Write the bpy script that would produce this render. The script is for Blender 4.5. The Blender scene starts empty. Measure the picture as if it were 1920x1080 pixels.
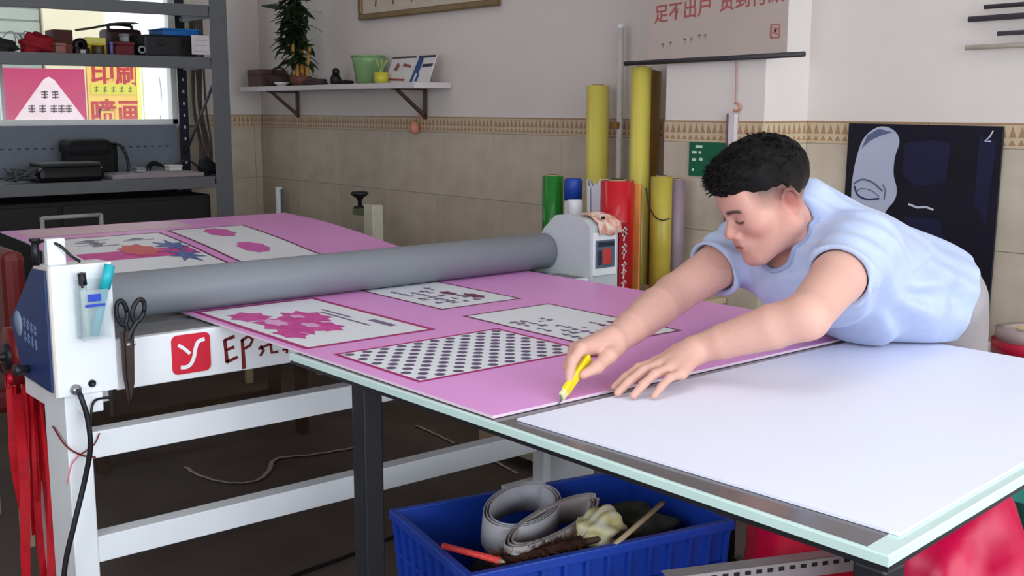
import bpy, bmesh, math, random
import numpy as np
from mathutils import Vector, Matrix
random.seed(7)
rng = np.random.default_rng(5)
S = bpy.context.scene
COL = S.collection
R = math.radians

def lin(c):
    return tuple((x/12.92 if x <= .04045 else ((x+.055)/1.055)**2.4) for x in (v/255. for v in c))

# ---------------------------------------------------------------- camera
CAM_H = 1.32
cam_d = bpy.data.cameras.new('camera'); cam = bpy.data.objects.new('camera', cam_d); COL.objects.link(cam)
cam_d.sensor_width = 36.0
cam_d.lens = 36.0*2108/1920
cam_d.clip_start = .05
_yaw = R(50.5); _pit = math.atan(340/2108)
_fw = Vector((math.cos(_yaw)*math.cos(_pit), math.sin(_yaw)*math.cos(_pit), -math.sin(_pit)))
cam.location = (0, 0, CAM_H)
cam.rotation_euler = _fw.to_track_quat('-Z', 'Y').to_euler()
S.camera = cam

# ---------------------------------------------------------------- light
S.view_settings.view_transform = 'Standard'
S.view_settings.look = 'None'
S.view_settings.gamma = 1
S.view_settings.use_curve_mapping = False
S.view_settings.exposure = -0.08
W = bpy.data.worlds.new('sky'); S.world = W; W.use_nodes = True
_bg = W.node_tree.nodes['Background']
_bg.inputs[0].default_value = (.86, .93, 1.0, 1)
_bg.inputs[1].default_value = 2.6

def area(name, loc, target, sx, sy, power, col=(1, 1, 1)):
    l = bpy.data.lights.new(name, 'AREA'); l.shape = 'RECTANGLE'; l.size = sx; l.size_y = sy
    l.energy = power; l.color = col
    o = bpy.data.objects.new(name, l); COL.objects.link(o); o.location = loc
    o.rotation_euler = (Vector(target)-Vector(loc)).to_track_quat('-Z', 'Y').to_euler()
    return o
# daylight of the open shop front behind the camera, then added fills from left and ceiling
area('shopfront_daylight', (1.3, -1.55, 1.6), (1.7, 3, .9), 3.4, 2.2, 74, (.87, .935, 1.0))
area('added_left_fill', (-1.62, .7, 1.6), (3.2, 1.3, 1.2), 2.0, 1.3, 34, (.88, .94, 1.0))  # fill added to brighten the right wall and pillar, no known window
area('unseen_ceiling_fill', (1.3, 1.2, 2.80), (1.3, 1.2, 0), 1.6, .5, 5, (1, .95, .9))  # added overhead fill, no fitting seen
area('unseen_ceiling_fill', (1.6, 4.3, 2.80), (1.6, 4.3, 0), 1.6, .5, 3.0, (1, .9, .8))  # second added overhead fill, over the rear of the room

# ---------------------------------------------------------------- materials
_M = {}
def mat(name, rgb, rough=.55, metal=0., var=.06, scale=18., bump=0., spec=.4, alpha=1., trans=0., emit=0., bscale=None, rgb2=None, sheen=0., coat=0., objrand=0.):
    if name in _M: return _M[name]
    m = bpy.data.materials.new(name); m.use_nodes = True; nt = m.node_tree
    b = nt.nodes['Principled BSDF']
    c = lin(rgb)
    b.inputs['Roughness'].default_value = rough; b.inputs['Metallic'].default_value = metal
    b.inputs['Specular IOR Level'].default_value = spec
    b.inputs['Alpha'].default_value = alpha; b.inputs['Transmission Weight'].default_value = trans
    b.inputs['Coat Weight'].default_value = coat
    if sheen: b.inputs['Sheen Weight'].default_value = sheen
    tc = nt.nodes.new('ShaderNodeTexCoord')
    nz = nt.nodes.new('ShaderNodeTexNoise'); nz.inputs['Scale'].default_value = scale; nz.inputs['Detail'].default_value = 4
    nt.links.new(tc.outputs['Object'], nz.inputs['Vector'])
    mx = nt.nodes.new('ShaderNodeMix'); mx.data_type = 'RGBA'
    c2 = lin(rgb2) if rgb2 else tuple(min(1, x*(1+var)) for x in c)
    c1 = c if rgb2 else tuple(x*(1-var) for x in c)
    mx.inputs['A'].default_value = (*c1, 1); mx.inputs['B'].default_value = (*c2, 1)
    mr = nt.nodes.new('ShaderNodeMapRange'); mr.inputs['From Min'].default_value = .3; mr.inputs['From Max'].default_value = .7
    nt.links.new(nz.outputs['Fac'], mr.inputs['Value']); nt.links.new(mr.outputs['Result'], mx.inputs['Factor'])
    out = mx.outputs['Result']
    if objrand:
        oi = nt.nodes.new('ShaderNodeObjectInfo'); hs = nt.nodes.new('ShaderNodeHueSaturation')
        m2 = nt.nodes.new('ShaderNodeMapRange'); m2.inputs['To Min'].default_value = 1-objrand; m2.inputs['To Max'].default_value = 1+objrand
        nt.links.new(oi.outputs['Random'], m2.inputs['Value']); nt.links.new(m2.outputs['Result'], hs.inputs['Value'])
        nt.links.new(out, hs.inputs['Color']); out = hs.outputs['Color']
    nt.links.new(out, b.inputs['Base Color'])
    if emit:
        nt.links.new(out, b.inputs['Emission Color']); b.inputs['Emission Strength'].default_value = emit
    if bump:
        n2 = nt.nodes.new('ShaderNodeTexNoise'); n2.inputs['Scale'].default_value = bscale or scale*4; n2.inputs['Detail'].default_value = 3
        nt.links.new(tc.outputs['Object'], n2.inputs['Vector'])
        bp = nt.nodes.new('ShaderNodeBump'); bp.inputs['Strength'].default_value = bump; bp.inputs['Distance'].default_value = .004
        nt.links.new(n2.outputs['Fac'], bp.inputs['Height']); nt.links.new(bp.outputs['Normal'], b.inputs['Normal'])
    _M[name] = m
    return m

def vcol_mat(name, rough=.5, sss=0., bump=0., bscale=300, spec=.35):
    m = bpy.data.materials.new(name); m.use_nodes = True; nt = m.node_tree
    b = nt.nodes['Principled BSDF']; b.inputs['Roughness'].default_value = rough
    b.inputs['Specular IOR Level'].default_value = spec
    a = nt.nodes.new('ShaderNodeAttribute'); a.attribute_name = 'Col'
    nz = nt.nodes.new('ShaderNodeTexNoise'); nz.inputs['Scale'].default_value = 60
    mx = nt.nodes.new('ShaderNodeMix'); mx.data_type = 'RGBA'; mx.blend_type = 'MULTIPLY'; mx.inputs['Factor'].default_value = .12
    nt.links.new(a.outputs['Color'], mx.inputs['A']); nt.links.new(nz.outputs['Color'], mx.inputs['B'])
    nt.links.new(mx.outputs['Result'], b.inputs['Base Color'])
    if sss:
        b.inputs['Subsurface Weight'].default_value = sss; b.inputs['Subsurface Radius'].default_value = (.01, .004, .002); b.inputs['Subsurface Scale'].default_value = .6
    if bump:
        n2 = nt.nodes.new('ShaderNodeTexNoise'); n2.inputs['Scale'].default_value = bscale
        bp = nt.nodes.new('ShaderNodeBump'); bp.inputs['Strength'].default_value = bump; bp.inputs['Distance'].default_value = .002
        nt.links.new(n2.outputs['Fac'], bp.inputs['Height']); nt.links.new(bp.outputs['Normal'], b.inputs['Normal'])
    return m

# ---------------------------------------------------------------- mesh builder
class MB:
    def __init__(s): s.v = []; s.f = []; s.mi = []; s.cur = 0; s.sm = []
    def add(s, vs, fs, smooth=False):
        o = len(s.v); s.v += [tuple(v) for v in vs]
        for f in fs: s.f.append(tuple(i+o for i in f)); s.mi.append(s.cur); s.sm.append(smooth)
        return s
    def box(s, lo, hi, M=None):
        x0, y0, z0 = lo; x1, y1, z1 = hi
        vs = [Vector(p) for p in ((x0,y0,z0),(x1,y0,z0),(x1,y1,z0),(x0,y1,z0),(x0,y0,z1),(x1,y0,z1),(x1,y1,z1),(x0,y1,z1))]
        if M: vs = [M @ v for v in vs]
        return s.add(vs, ((0,3,2,1),(4,5,6,7),(0,1,5,4),(1,2,6,5),(2,3,7,6),(3,0,4,7)))
    def bbox(s, lo, hi, b=.004, M=None):
        # box with bevelled edges
        bm = bmesh.new(); bmesh.ops.create_cube(bm, size=1)
        for v in bm.verts:
            v.co = Vector([lo[i]+(v.co[i]+.5)*(hi[i]-lo[i]) for i in range(3)])
        bmesh.ops.bevel(bm, geom=bm.edges[:], offset=b, segments=2, affect='EDGES', profile=.5)
        bm.verts.index_update()
        vs = [(M @ v.co) if M else v.co.copy() for v in bm.verts]
        fs = [[v.index for v in f.verts] for f in bm.faces]; bm.free()
        return s.add(vs, fs)
    def prism(s, pts, axis, a, b):
        # polygon pts (2d) extruded along axis 0/1/2 from a to b
        n = len(pts)
        def mk(p, t):
            return {0: (t, p[0], p[1]), 1: (p[0], t, p[1]), 2: (p[0], p[1], t)}[axis]
        vs = [mk(p, a) for p in pts]+[mk(p, b) for p in pts]
        fs = [tuple(range(n-1, -1, -1)), tuple(range(n, 2*n))]+[(i, (i+1) % n, n+(i+1) % n, n+i) for i in range(n)]
        return s.add(vs, fs)
    def tube(s, path, rad, n=10, cap=True, smooth=True, flat=1.0):
        P = [Vector(p) for p in path]; rr = rad if isinstance(rad, (list, tuple)) else [rad]*len(P)
        vs = []; up = None
        for i, p in enumerate(P):
            t = (P[min(i+1, len(P)-1)]-P[max(i-1, 0)])
            if t.length < 1e-9: t = Vector((0,0,1))
            t.normalize()
            if up is None:
                up = Vector((0,0,1)) if abs(t.z) < .9 else Vector((1,0,0))
            u = t.cross(up)
            if u.length < 1e-6: u = t.orthogonal()
            u.normalize(); w = u.cross(t); up = w
            for k in range(n):
                a = 2*math.pi*k/n
                vs.append(p+(u*math.cos(a)+w*math.sin(a)*flat)*rr[i])
        fs = []
        for i in range(len(P)-1):
            for k in range(n):
                fs.append((i*n+k, i*n+(k+1) % n, (i+1)*n+(k+1) % n, (i+1)*n+k))
        s.add(vs, fs, smooth)
        if cap:
            o = len(s.v)-len(vs)
            s.f.append(tuple(o+k for k in range(n-1, -1, -1))); s.mi.append(s.cur); s.sm.append(False)
            s.f.append(tuple(o+(len(P)-1)*n+k for k in range(n))); s.mi.append(s.cur); s.sm.append(False)
        return s
    def lathe(s, prof, c=(0,0,0), n=28, axis='Z', smooth=True):
        # prof: (r, h) pairs
        vs = []; C = Vector(c)
        for r, h in prof:
            for k in range(n):
                a = 2*math.pi*k/n; x, y = r*math.cos(a), r*math.sin(a)
                p = {'Z': (x, y, h), 'X': (h, x, y), 'Y': (y, h, x)}[axis]
                vs.append(C+Vector(p))
        fs = [(i*n+k, i*n+(k+1) % n, (i+1)*n+(k+1) % n, (i+1)*n+k) for i in range(len(prof)-1) for k in range(n)]
        o = len(s.v); s.add(vs, fs, smooth)
        if prof[0][0] > 1e-6: s.f.append(tuple(o+k for k in range(n-1, -1, -1))); s.mi.append(s.cur); s.sm.append(False)
        if prof[-1][0] > 1e-6: s.f.append(tuple(o+(len(prof)-1)*n+k for k in range(n))); s.mi.append(s.cur); s.sm.append(False)
        return s
    def quad(s, a, b, c, d): return s.add((a, b, c, d), ((0,1,2,3),))
    def poly(s, pts): return s.add(pts, (tuple(range(len(pts))),))
    def xf(s, M):
        s.v = [tuple(M @ Vector(v)) for v in s.v]; return s

def wloc(o):
    v = Vector((0,0,0))
    while o: v += Vector(o.location); o = o.parent
    return v
def obj(name, mb, m, parent=None, local=False):
    me = bpy.data.meshes.new(name)
    V = np.array(mb.v, float).reshape(-1, 3)
    if parent is not None:
        off = np.zeros(3) if local else np.array(wloc(parent))
    else:
        off = np.zeros(3) if local else np.array(((V[:,0].min()+V[:,0].max())/2, (V[:,1].min()+V[:,1].max())/2, V[:,2].min()))
    me.from_pydata((V-off).tolist(), [], mb.f)
    for k in (m if isinstance(m, (list, tuple)) else [m]): me.materials.append(k)
    me.polygons.foreach_set('material_index', mb.mi); me.polygons.foreach_set('use_smooth', mb.sm)
    me.update()
    o = bpy.data.objects.new(name, me); COL.objects.link(o)
    if parent is not None: o.parent = parent
    elif not local: o.location = off
    return o
def tag(o, label=None, cat=None, group=None, kind=None):
    if label: o['label'] = label
    if cat: o['category'] = cat
    if group: o['group'] = group
    if kind: o['kind'] = kind
    return o
def thing(name, label, cat, loc=(0,0,0), group=None):
    o = bpy.data.objects.new(name, None); COL.objects.link(o); o.location = loc; o.empty_display_size = .05
    return tag(o, label, cat, group)
def copy_obj(o, loc, parent=None):
    c = o.copy(); COL.objects.link(c); c.location = loc; c.parent = parent; return c
def text_mb(body, size, o, ux, uy, depth=.0012, bold=0.):
    c = bpy.data.curves.new('lettering', 'FONT'); c.body = body; c.size = size; c.extrude = depth/2; c.offset = bold; c.resolution_u = 3
    t = bpy.data.objects.new('lettering', c); COL.objects.link(t)
    dg = bpy.context.evaluated_depsgraph_get(); dg.update()
    me = bpy.data.meshes.new_from_object(t.evaluated_get(dg))
    ux = Vector(ux); uy = Vector(uy); uz = ux.cross(uy); O = Vector(o)
    mb = MB(); mb.add([O+ux*v.co.x+uy*v.co.y+uz*v.co.z for v in me.vertices], [tuple(p.vertices) for p in me.polygons])
    bpy.data.objects.remove(t); bpy.data.curves.remove(c); bpy.data.meshes.remove(me)
    return mb
def stroke_mb(pts, w, o, ux, uy, d=.0012, mb=None):
    # flat brush stroke through 2d points on the plane (o, ux, uy), raised by d
    mb = mb or MB(); ux = Vector(ux); uy = Vector(uy); uz = ux.cross(uy).normalized(); O = Vector(o)
    P = [Vector(p) for p in pts]; L = []; Rr = []
    for i, p in enumerate(P):
        t = (P[min(i+1, len(P)-1)]-P[max(i-1, 0)]).normalized(); nrm = Vector((-t.y, t.x))
        ww = (w[i] if isinstance(w, (list, tuple)) else w)/2
        L.append(p+nrm*ww); Rr.append(p-nrm*ww)
    to = lambda q, h: O+ux*q.x+uy*q.y+uz*h
    for i in range(len(P)-1):
        top = [to(L[i], d), to(Rr[i], d), to(Rr[i+1], d), to(L[i+1], d)]
        bot = [to(L[i], 0), to(Rr[i], 0), to(Rr[i+1], 0), to(L[i+1], 0)]
        mb.add(top+bot, ((0,1,2,3),(0,4,5,1),(1,5,6,2),(2,6,7,3),(3,7,4,0)))
    return mb
def bez(p, n=14):
    # Catmull-Rom through points
    P = [Vector(q) for q in p]; P = [P[0]*2-P[1]]+P+[P[-1]*2-P[-2]]; out = []
    for i in range(1, len(P)-2):
        for k in range(n):
            t = k/n; a, b, c, d = P[i-1:i+3]
            out.append(.5*((2*b)+(c-a)*t+(2*a-5*b+4*c-d)*t*t+(3*b-a-3*c+d)*t**3))
    out.append(P[-2]); return out

# ================================================================ the room
paint = mat('wall_paint', (216, 208, 203), .85, var=.03, scale=2.5, bump=.05, bscale=60)
tile_m = mat('beige_glazed_tile', (200, 188, 172), .4, var=.1, scale=9, rgb2=(184, 170, 152), objrand=.04)
border_m = mat('border_tile_cream', (196, 176, 148), .42, var=.05)
motif_m = mat('border_motif_brown', (160, 128, 98), .45)
grout_m = mat('grout', (150, 138, 124), .9)
floor_m = mat('floor_concrete', (104, 92, 86), .62, scale=3, rgb2=(84, 72, 66), bump=.08, bscale=40)
white_paint = mat('white_enamel', (232, 236, 240), .35, var=.02, scale=6)

def struct(name, mb, m, parent=None):
    o = obj(name, mb, m, parent)
    if parent is None: o['kind'] = 'structure'
    return o
XW, YF, ZC = 3.20, 6.26, 2.9
struct('floor', MB().box((-1.8, -1.8, -.1), (XW+.2, YF+.2, 0)), floor_m)
struct('ceiling', MB().box((-1.8, -1.8, ZC), (XW+.2, YF+.2, ZC+.1)), mat('ceiling_paint', (225, 222, 218), .9, var=.02))
w_right = struct('wall_right', MB().box((XW, -1.8, 0), (XW+.2, YF+.2, ZC)), paint)
WX0, WX1, WZ0, WZ1 = .5, 2.69, 1.215, 2.2
mb = MB().box((-1.8, YF, 0), (XW, YF+.15, WZ0)).box((-1.8, YF, WZ1), (XW, YF+.15, ZC)).box((-1.8, YF, WZ0), (WX0, YF+.15, WZ1)).box((WX1, YF, WZ0), (XW, YF+.15, WZ1))
w_far = struct('wall_far', mb, paint)
struct('wall_left', MB().box((-1.9, -1.8, 0), (-1.7, YF+.2, .9)).box((-1.9, -1.8, 2.3), (-1.7, YF+.2, ZC)).box((-1.9, -1.8, .9), (-1.7, -.4, 2.3)).box((-1.9, 1.8, .9), (-1.7, YF+.2, 2.3)), paint)  # side opening made up to go with the added left fill
struct('wall_near', MB().box((-1.8, -1.85, 0), (-.75, -1.7, ZC)).box((3.02, -1.85, 0), (XW, -1.7, ZC)).box((-.75, -1.85, 2.7), (3.02, -1.7, ZC)), paint)
PX, PY0, PY1 = 2.97, 2.32, 2.75
w_pil = struct('wall_pillar', MB().box((PX, PY0, 0), (XW, PY1, ZC)), paint)

# glazed tiles, each a piece of its wall, with a patterned border course on top
TZ = 1.275; BH = .075; TH = .30; TW = .45; G = .002; TT = .007
def tile_mesh(w, h):
    mb = MB().bbox((0, 0, 0), (w-G, TT, h-G), .0015); return mb
_tm = {}
def put_tile(parent, kind, o, ux, w, h, nrm):
    key = (kind, round(w, 3), round(h, 3))
    if key not in _tm:
        mb = tile_mesh(w, h)
        if kind == 'border_tile':
            mb.cur = 1; n = max(1, round(w/.028)); p = (w-.006)/n
            for i in range(n):
                x = .002+i*p
                mb.add([(x+.003, -.0008, h*.42), (x+p-.003, -.0008, h*.42), (x+p/2, -.0008, h*.86), (x+.003, .002, h*.42), (x+p-.003, .002, h*.42), (x+p/2, .002, h*.86)], ((0,1,2),(0,3,4,1),(1,4,5,2),(2,5,3,0)))
                mb.add([(x+p*.5+.003-p/2, -.0008, h*.12), (x+p-.003, -.0008, h*.12), (x+p/2, -.0008, h*.34), (x+.003, .002, h*.12), (x+p-.003, .002, h*.12), (x+p/2, .002, h*.34)], ((0,1,2),(0,3,4,1),(1,4,5,2),(2,5,3,0)))
            mb.box((0, -.001, h*.9), (w-G, .002, h*.97))
        ob = obj(kind, mb, [border_m, motif_m] if kind == 'border_tile' else tile_m, parent, local=True)
        _tm[key] = ob.data
    else:
        ob = bpy.data.objects.new(kind, _tm[key]); COL.objects.link(ob); ob.parent = parent
    ob.location = Vector(o)-wloc(parent)
    # local x along ux, local y into the wall
    ob.rotation_euler = (0, 0, math.atan2(ux[1], ux[0]))
    return ob
def tile_wall(parent, o, ux, length, nrm):
    # o: corner on the wall at floor level, local -y must face out of the wall
    o = Vector(o); ux = Vector(ux); x = 0
    while x < length-.01:
        w = min(TW, length-x)
        p = o+ux*x
        put_tile(parent, 'border_tile', p+Vector((0, 0, TZ-BH)), ux, w, BH, nrm)
        z = TZ-BH
        while z > .01:
            h = min(TH, z); z -= h
            put_tile(parent, 'wall_tile', p+Vector((0, 0, z)), ux, w, h, nrm)
        x += w
# wall_right faces -X: running along -Y keeps local +y pointing into the wall
tile_wall(w_right, (XW-TT, YF-TT, 0), (0, -1, 0), YF-TT-PY1, None)
tile_wall(w_right, (XW-TT, PY0, 0), (0, -1, 0), 1.8, None)
tile_wall(w_far, (2.70, YF-TT, 0), (1, 0, 0), XW-2.70-TT, None)
tile_wall(w_pil, (PX-TT, PY1, 0), (0, -1, 0), PY1-PY0+TT, None)
tile_wall(w_pil, (PX, PY0-TT, 0), (1, 0, 0), XW-PX-TT, None)

# window in the far wall
alu = mat('white_window_frame', (225, 226, 224), .4, var=.02)
glass = mat('window_glass', (245, 250, 250), .03, alpha=.12, var=.01)
mb = MB()
for (a, b) in (((WX0, YF+.04, WZ0), (WX1, YF+.10, WZ0+.035)), ((WX0, YF+.04, WZ1-.04), (WX1, YF+.10, WZ1)), ((WX0, YF+.04, WZ0), (WX0+.04, YF+.10, WZ1)), ((WX1-.03, YF+.04, WZ0), (WX1, YF+.10, WZ1)), ((1.735, YF+.055, WZ0), (1.752, YF+.085, WZ1)), ((1.2, YF+.05, WZ0), (1.23, YF+.09, WZ1))): mb.box(a, b)
win = struct('window_1', mb, alu)
obj('window_sill', MB().bbox((WX0-.02, YF-.03, WZ0-.02), (WX1, YF+.06, WZ0+.006), .004), alu, win)
for a, b in ((WX0+.04, 1.2), (1.23, 1.735), (1.752, WX1-.03)):
    obj('pane', MB().box((a, YF+.066, WZ0+.035), (b, YF+.07, WZ1-.04)), glass, win)

obj('jamb_lining', MB().bbox((2.705, YF-.035, WZ0), (2.765, YF-.001, 2.1), .003), mat('cream_jamb', (232, 228, 204), .6), win)
# ---------------------------------------------------------------- street seen through the window
struct('ground', MB().box((-2, YF+.15, -.2), (9, 16, -.12)), mat('street_paving', (150, 148, 142), .8, scale=2))
t = thing('neighbour_building', 'beige plastered building with grey green shutter across the street behind the window', 'building', (2.4, 9.6, -.12))
obj('wall', MB().box((2.97, 9.5, -.12), (3.46, 9.7, 4)), mat('beige_plaster', (222, 212, 180), .9, scale=2), t)
sh = obj('shutter', MB().box((.6, 9.55, -.12), (2.95, 9.7, 4)), mat('shutter_green', (150, 160, 148), .6), t)
for i in range(14): obj('slat', MB().bbox((.6, 9.53, 1.2+i*.1), (2.95, 9.56, 1.285+i*.1), .004), mat('shutter_green', (0,0,0)), sh)
red_ink = mat('red_ink', (190, 22, 40), .5); dark_ink = mat('grey_ink', (96, 78, 86), .6)
def yv(p): return p
t = thing('shop_signboard', 'magenta signboard with white triangle standing outside the window', 'signboard', (2.5, 8.0, -.12))
obj('panel', MB().box((2.2, 8.0, .9), (2.755, 8.03, 1.575)), mat('magenta_board', (196, 24, 96), .5), t)
obj('post', MB().box((2.25, 8.03, -.12), (2.29, 8.07, 1.5)).box((2.68, 8.03, -.12), (2.72, 8.07, 1.5)), alu, t)
tri = obj('triangle', MB().prism([(2.24, 1.19), (2.766, 1.19), (2.545, 1.50), (2.51, 1.52), (2.475, 1.50)], 1, 7.985, 8.0), mat('pale_pink_board', (246, 222, 226), .5), t)
mb = MB()
for cx, cz in ((2.475, 1.40), (2.545, 1.40), (2.385, 1.305), (2.455, 1.305), (2.53, 1.305), (2.58, 1.305), (2.63, 1.305)):
    for k in range(3):
        stroke_mb([(-.022, -.018+.018*k), (.022, -.016+.018*k)], .009, (cx, 7.985, cz), (1, 0, 0), (0, 0, 1), mb=mb)
    stroke_mb([(0, -.026), (.002, .026)], .009, (cx, 7.985, cz), (1, 0, 0), (0, 0, 1), mb=mb)
obj('lettering', mb, dark_ink, tri)
obj('red_plaque', MB().box((2.5, 7.98, 1.16), (2.72, 7.99, 1.215)), red_ink, t)
t = thing('yellow_banner', 'yellow banner with red lettering standing outside the window', 'banner', (2.95, 8.0, -.12))
bn = obj('panel', MB().box((2.77, 7.99, .6), (3.115, 8.02, 1.66)), mat('orange_yellow_vinyl', (250, 205, 96), .5, scale=4), t)
obj('edge_strip', MB().box((3.115, 7.985, .6), (3.145, 8.02, 1.66)), mat('lemon_strip', (246, 240, 120), .5), t)
obj('post', MB().box((2.92, 8.02, -.12), (2.96, 8.06, 1.6)), alu, t)
obj('green_panel', MB().box((2.79, 7.982, 1.405), (3.10, 7.99, 1.475)), mat('yellow_green_panel', (222, 214, 60), .5), bn)
obj('lettering', text_mb('印刷', .175, (2.79, 7.988, 1.485), (1, 0, 0), (0, 0, 1), .004, .004), red_ink, bn)
obj('lettering', text_mb('喷画', .19, (2.775, 7.988, 1.21), (1, 0, 0), (0, 0, 1), .004, .004), red_ink, bn)
mb = MB()
for i in range(5):
    for k in range(2): stroke_mb([(-.016, -.012+.022*k), (.016, -.01+.022*k)], .007, (2.825+i*.06, 7.982, 1.44), (1, 0, 0), (0, 0, 1), mb=mb)
    stroke_mb([(-.002, -.022), (.003, .022)], .007, (2.825+i*.06, 7.982, 1.44), (1, 0, 0), (0, 0, 1), mb=mb)
obj('lettering', mb, mat('olive_ink', (140, 130, 40), .6), bn)
t = thing('white_notice_board', 'plain white notice board standing outside beside the yellow banner', 'notice board', (3.32, 8.02, -.12))
wb = obj('panel', MB().box((3.17, 8.0, .6), (3.6, 8.03, 1.9)), mat('white_vinyl', (250, 250, 250), .5, var=.01), t)
obj('post', MB().box((3.3, 8.03, -.12), (3.34, 8.07, 1.6)), alu, t)
mb = MB(); stroke_mb([(0, .12), (.01, 0), (.006, -.06)], [.004, .01, .004], (3.29, 8.0, 1.42), (1, 0, 0), (0, 0, 1), mb=mb); stroke_mb([(0, .02), (0, -.02)], .008, (3.285, 8.0, 1.24), (1, 0, 0), (0, 0, 1), mb=mb)
obj('mark', mb, mat('pale_grey_ink', (150, 170, 165), .6), wb)

# ================================================================ cutting table
black_m = mat('black_powder_coat', (22, 24, 30), .4, var=.1)
mint_m = mat('pale_mint_glass_border', (196, 222, 216), .16, var=.03, spec=.6)
dglass = mat('dark_tinted_glass', (92, 88, 90), .12, var=.05, spec=.6)
TBL = thing('cutting_table', 'long glass topped cutting table with pale mint border and black steel legs', 'table', (1.7, 1.4, 0))
# outline of the glass top, a little out of square at the near end
A, B, C_, D = (1.136, .684), (1.126, 2.115), (2.287, 2.115), (2.287, .799)
def inset(q, d):
    (ax, ay), (bx, by), (cx, cy), (dx, dy) = q
    return [(ax+d, ay+d), (bx+d, by-d), (cx-d, cy-d), (dx-d, dy+d)]
ZT = .80
o4 = [A, D, C_, B]; i4 = [(1.142, .717), (2.26, .835), (2.26, 2.107), (1.132, 2.107)]
ins = lambda q, e: [(q[0][0]+e, q[0][1]+e), (q[1][0]-e, q[1][1]+e), (q[2][0]-e, q[2][1]-e), (q[3][0]+e, q[3][1]-e)]
e4 = ins(o4, .002)
mb = MB()
vs = [(*p, ZT-.014) for p in o4]+[(*p, ZT-.002) for p in o4]+[(*p, ZT) for p in e4]+[(*p, ZT) for p in i4]+[(*p, ZT-.014) for p in i4]
fs = []
for i in range(4):
    j = (i+1) % 4
    fs += [(i, j, 4+j, 4+i), (4+i, 4+j, 8+j, 8+i), (8+i, 8+j, 12+j, 12+i), (16+i, 16+j, j, i), (12+i, 12+j, 16+j, 16+i)]
mb.add(vs, fs)
obj('glass_border', mb, mint_m, TBL)
mb = MB(); mb.prism(i4, 2, ZT-.014, ZT-.0002)
obj('glass_top', mb, dglass, TBL)
mb = MB()
f4 = ins(o4, .002)
g4 = ins(o4, .05)
mb.add([(*p, ZT-.022) for p in f4]+[(*p, ZT-.0145) for p in f4]+[(*p, ZT-.0145) for p in g4]+[(*p, ZT-.022) for p in g4],
       [q for i in range(4) for j in [(i+1) % 4] for q in ((i, j, 4+j, 4+i), (4+i, 4+j, 8+j, 8+i), (8+i, 8+j, 12+j, 12+i), (12+i, 12+j, j, i))])
mb.box((1.26, 1.3, ZT-.04), (2.25, 1.35, ZT-.0225))
for lo, hi in (((1.25, .86, ZT-.04), (1.28, 2.04, ZT-.0225)), ((2.22, .86, ZT-.04), (2.25, 2.04, ZT-.0225)), ((1.28, 2.01, ZT-.04), (2.22, 2.04, ZT-.0225)), ((1.28, .88, ZT-.04), (2.22, .91, ZT-.0225))): mb.box(lo, hi)
obj('frame', mb, black_m, TBL)
for lx, ly in ((1.132, 1.83), (1.14, .69), (2.24, 1.83), (2.24, .84)):
    lg = obj('leg', MB().bbox((lx, ly, .015), (lx+.045, ly+.045, ZT-.0225), .004), black_m, TBL)
    obj('foot', MB().lathe([(.026, 0), (.026, .008), (.012, .012), (.012, .02)], (lx+.0225, ly+.0225, 0), 14), black_m, lg)
mb = MB().bbox((2.247, .875, .10), (2.277, 1.816, .14), .003)
obj('stretcher', mb, black_m, TBL)

# ================================================================ printed pink board running through the machine
pink = mat('pink_print', (232, 158, 224), .38, var=.025, scale=5)
edge_w = mat('foam_board_edge', (226, 206, 222), .6, var=.02)
mag = mat('magenta_print', (176, 18, 108), .42, var=.04); dkmag = mat('dark_magenta_print', (120, 22, 84), .42)
whp = mat('white_print', (236, 240, 246), .4, var=.01); pinkm = mat('hot_pink_print', (222, 78, 168), .42, scale=40, rgb2=(196, 40, 140))
purp = mat('purple_grey_print', (120, 104, 140), .45)
XB0, XB1 = 1.142, 2.283
def zb(y):
    if y < 2.55: return ZT+.006
    pts = [(2.55, .806), (2.75, .806), (3.0, .803), (3.3, .806), (3.47, .818), (3.67, .842), (3.99, .868), (4.285, .876)]
    for (a, za), (b, zc) in zip(pts, pts[1:]):
        if y <= b:
            t = (y-a)/(b-a); return za+(zc-za)*t
    return pts[-1][1]
ys = [1.436, 1.46]+[1.46+i*(4.285-1.46)/60 for i in range(1, 61)]
zs = [zb(y) for y in ys]
for _ in range(3): zs = [zs[0]]+[(zs[i-1]+2*zs[i]+zs[i+1])/4 if ys[i] > 2.8 else zs[i] for i in range(1, len(zs)-1)]+[zs[-1]]
def zbs(y): return float(np.interp(y, ys, zs))
BRD = thing('pink_printed_board', 'large pink board printed with magenta framed white panels passing under the grey roller', 'printed board', (1.7, 2.3, ZT))
mb = MB(); n = len(ys); TK = .005
x0f = lambda y: XB0 if y < 1.5 or True else XB0
vs = []
for y, z in zip(ys, zs): vs += [(XB0, y, z), (XB1, y, z), (XB1, y, z-TK), (XB0, y, z-TK)]
fs = []
for i in range(n-1):
    a = 4*i; b = a+4; fs.append((a, a+1, b+1, b))
mb.add(vs, fs); mb.cur = 1
fs = []
for i in range(n-1):
    a = 4*i; b = a+4
    fs += [(a+1, a+2, b+2, b+1), (a+2, a+3, b+3, b+2), (a+3, a, b, b+3)]
fs += [(0, 3, 2, 1), (4*n-4, 4*n-3, 4*n-2, 4*n-1)]
mb.add(vs, fs)
obj('sheet', mb, [pink, edge_w], BRD)
def strip(mb, x0, x1, y0, y1, h):
    m = max(1, int((y1-y0)/.05)) if y1 > 2.7 else 1
    for i in range(m):
        a = y0+(y1-y0)*i/m; b = y0+(y1-y0)*(i+1)/m; za, zc = zbs(a)+h, zbs(b)+h
        mb.add([(x0, a, za), (x1, a, za), (x1, b, zc), (x0, b, zc)], ((0,1,2,3),))
    return mb
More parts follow.
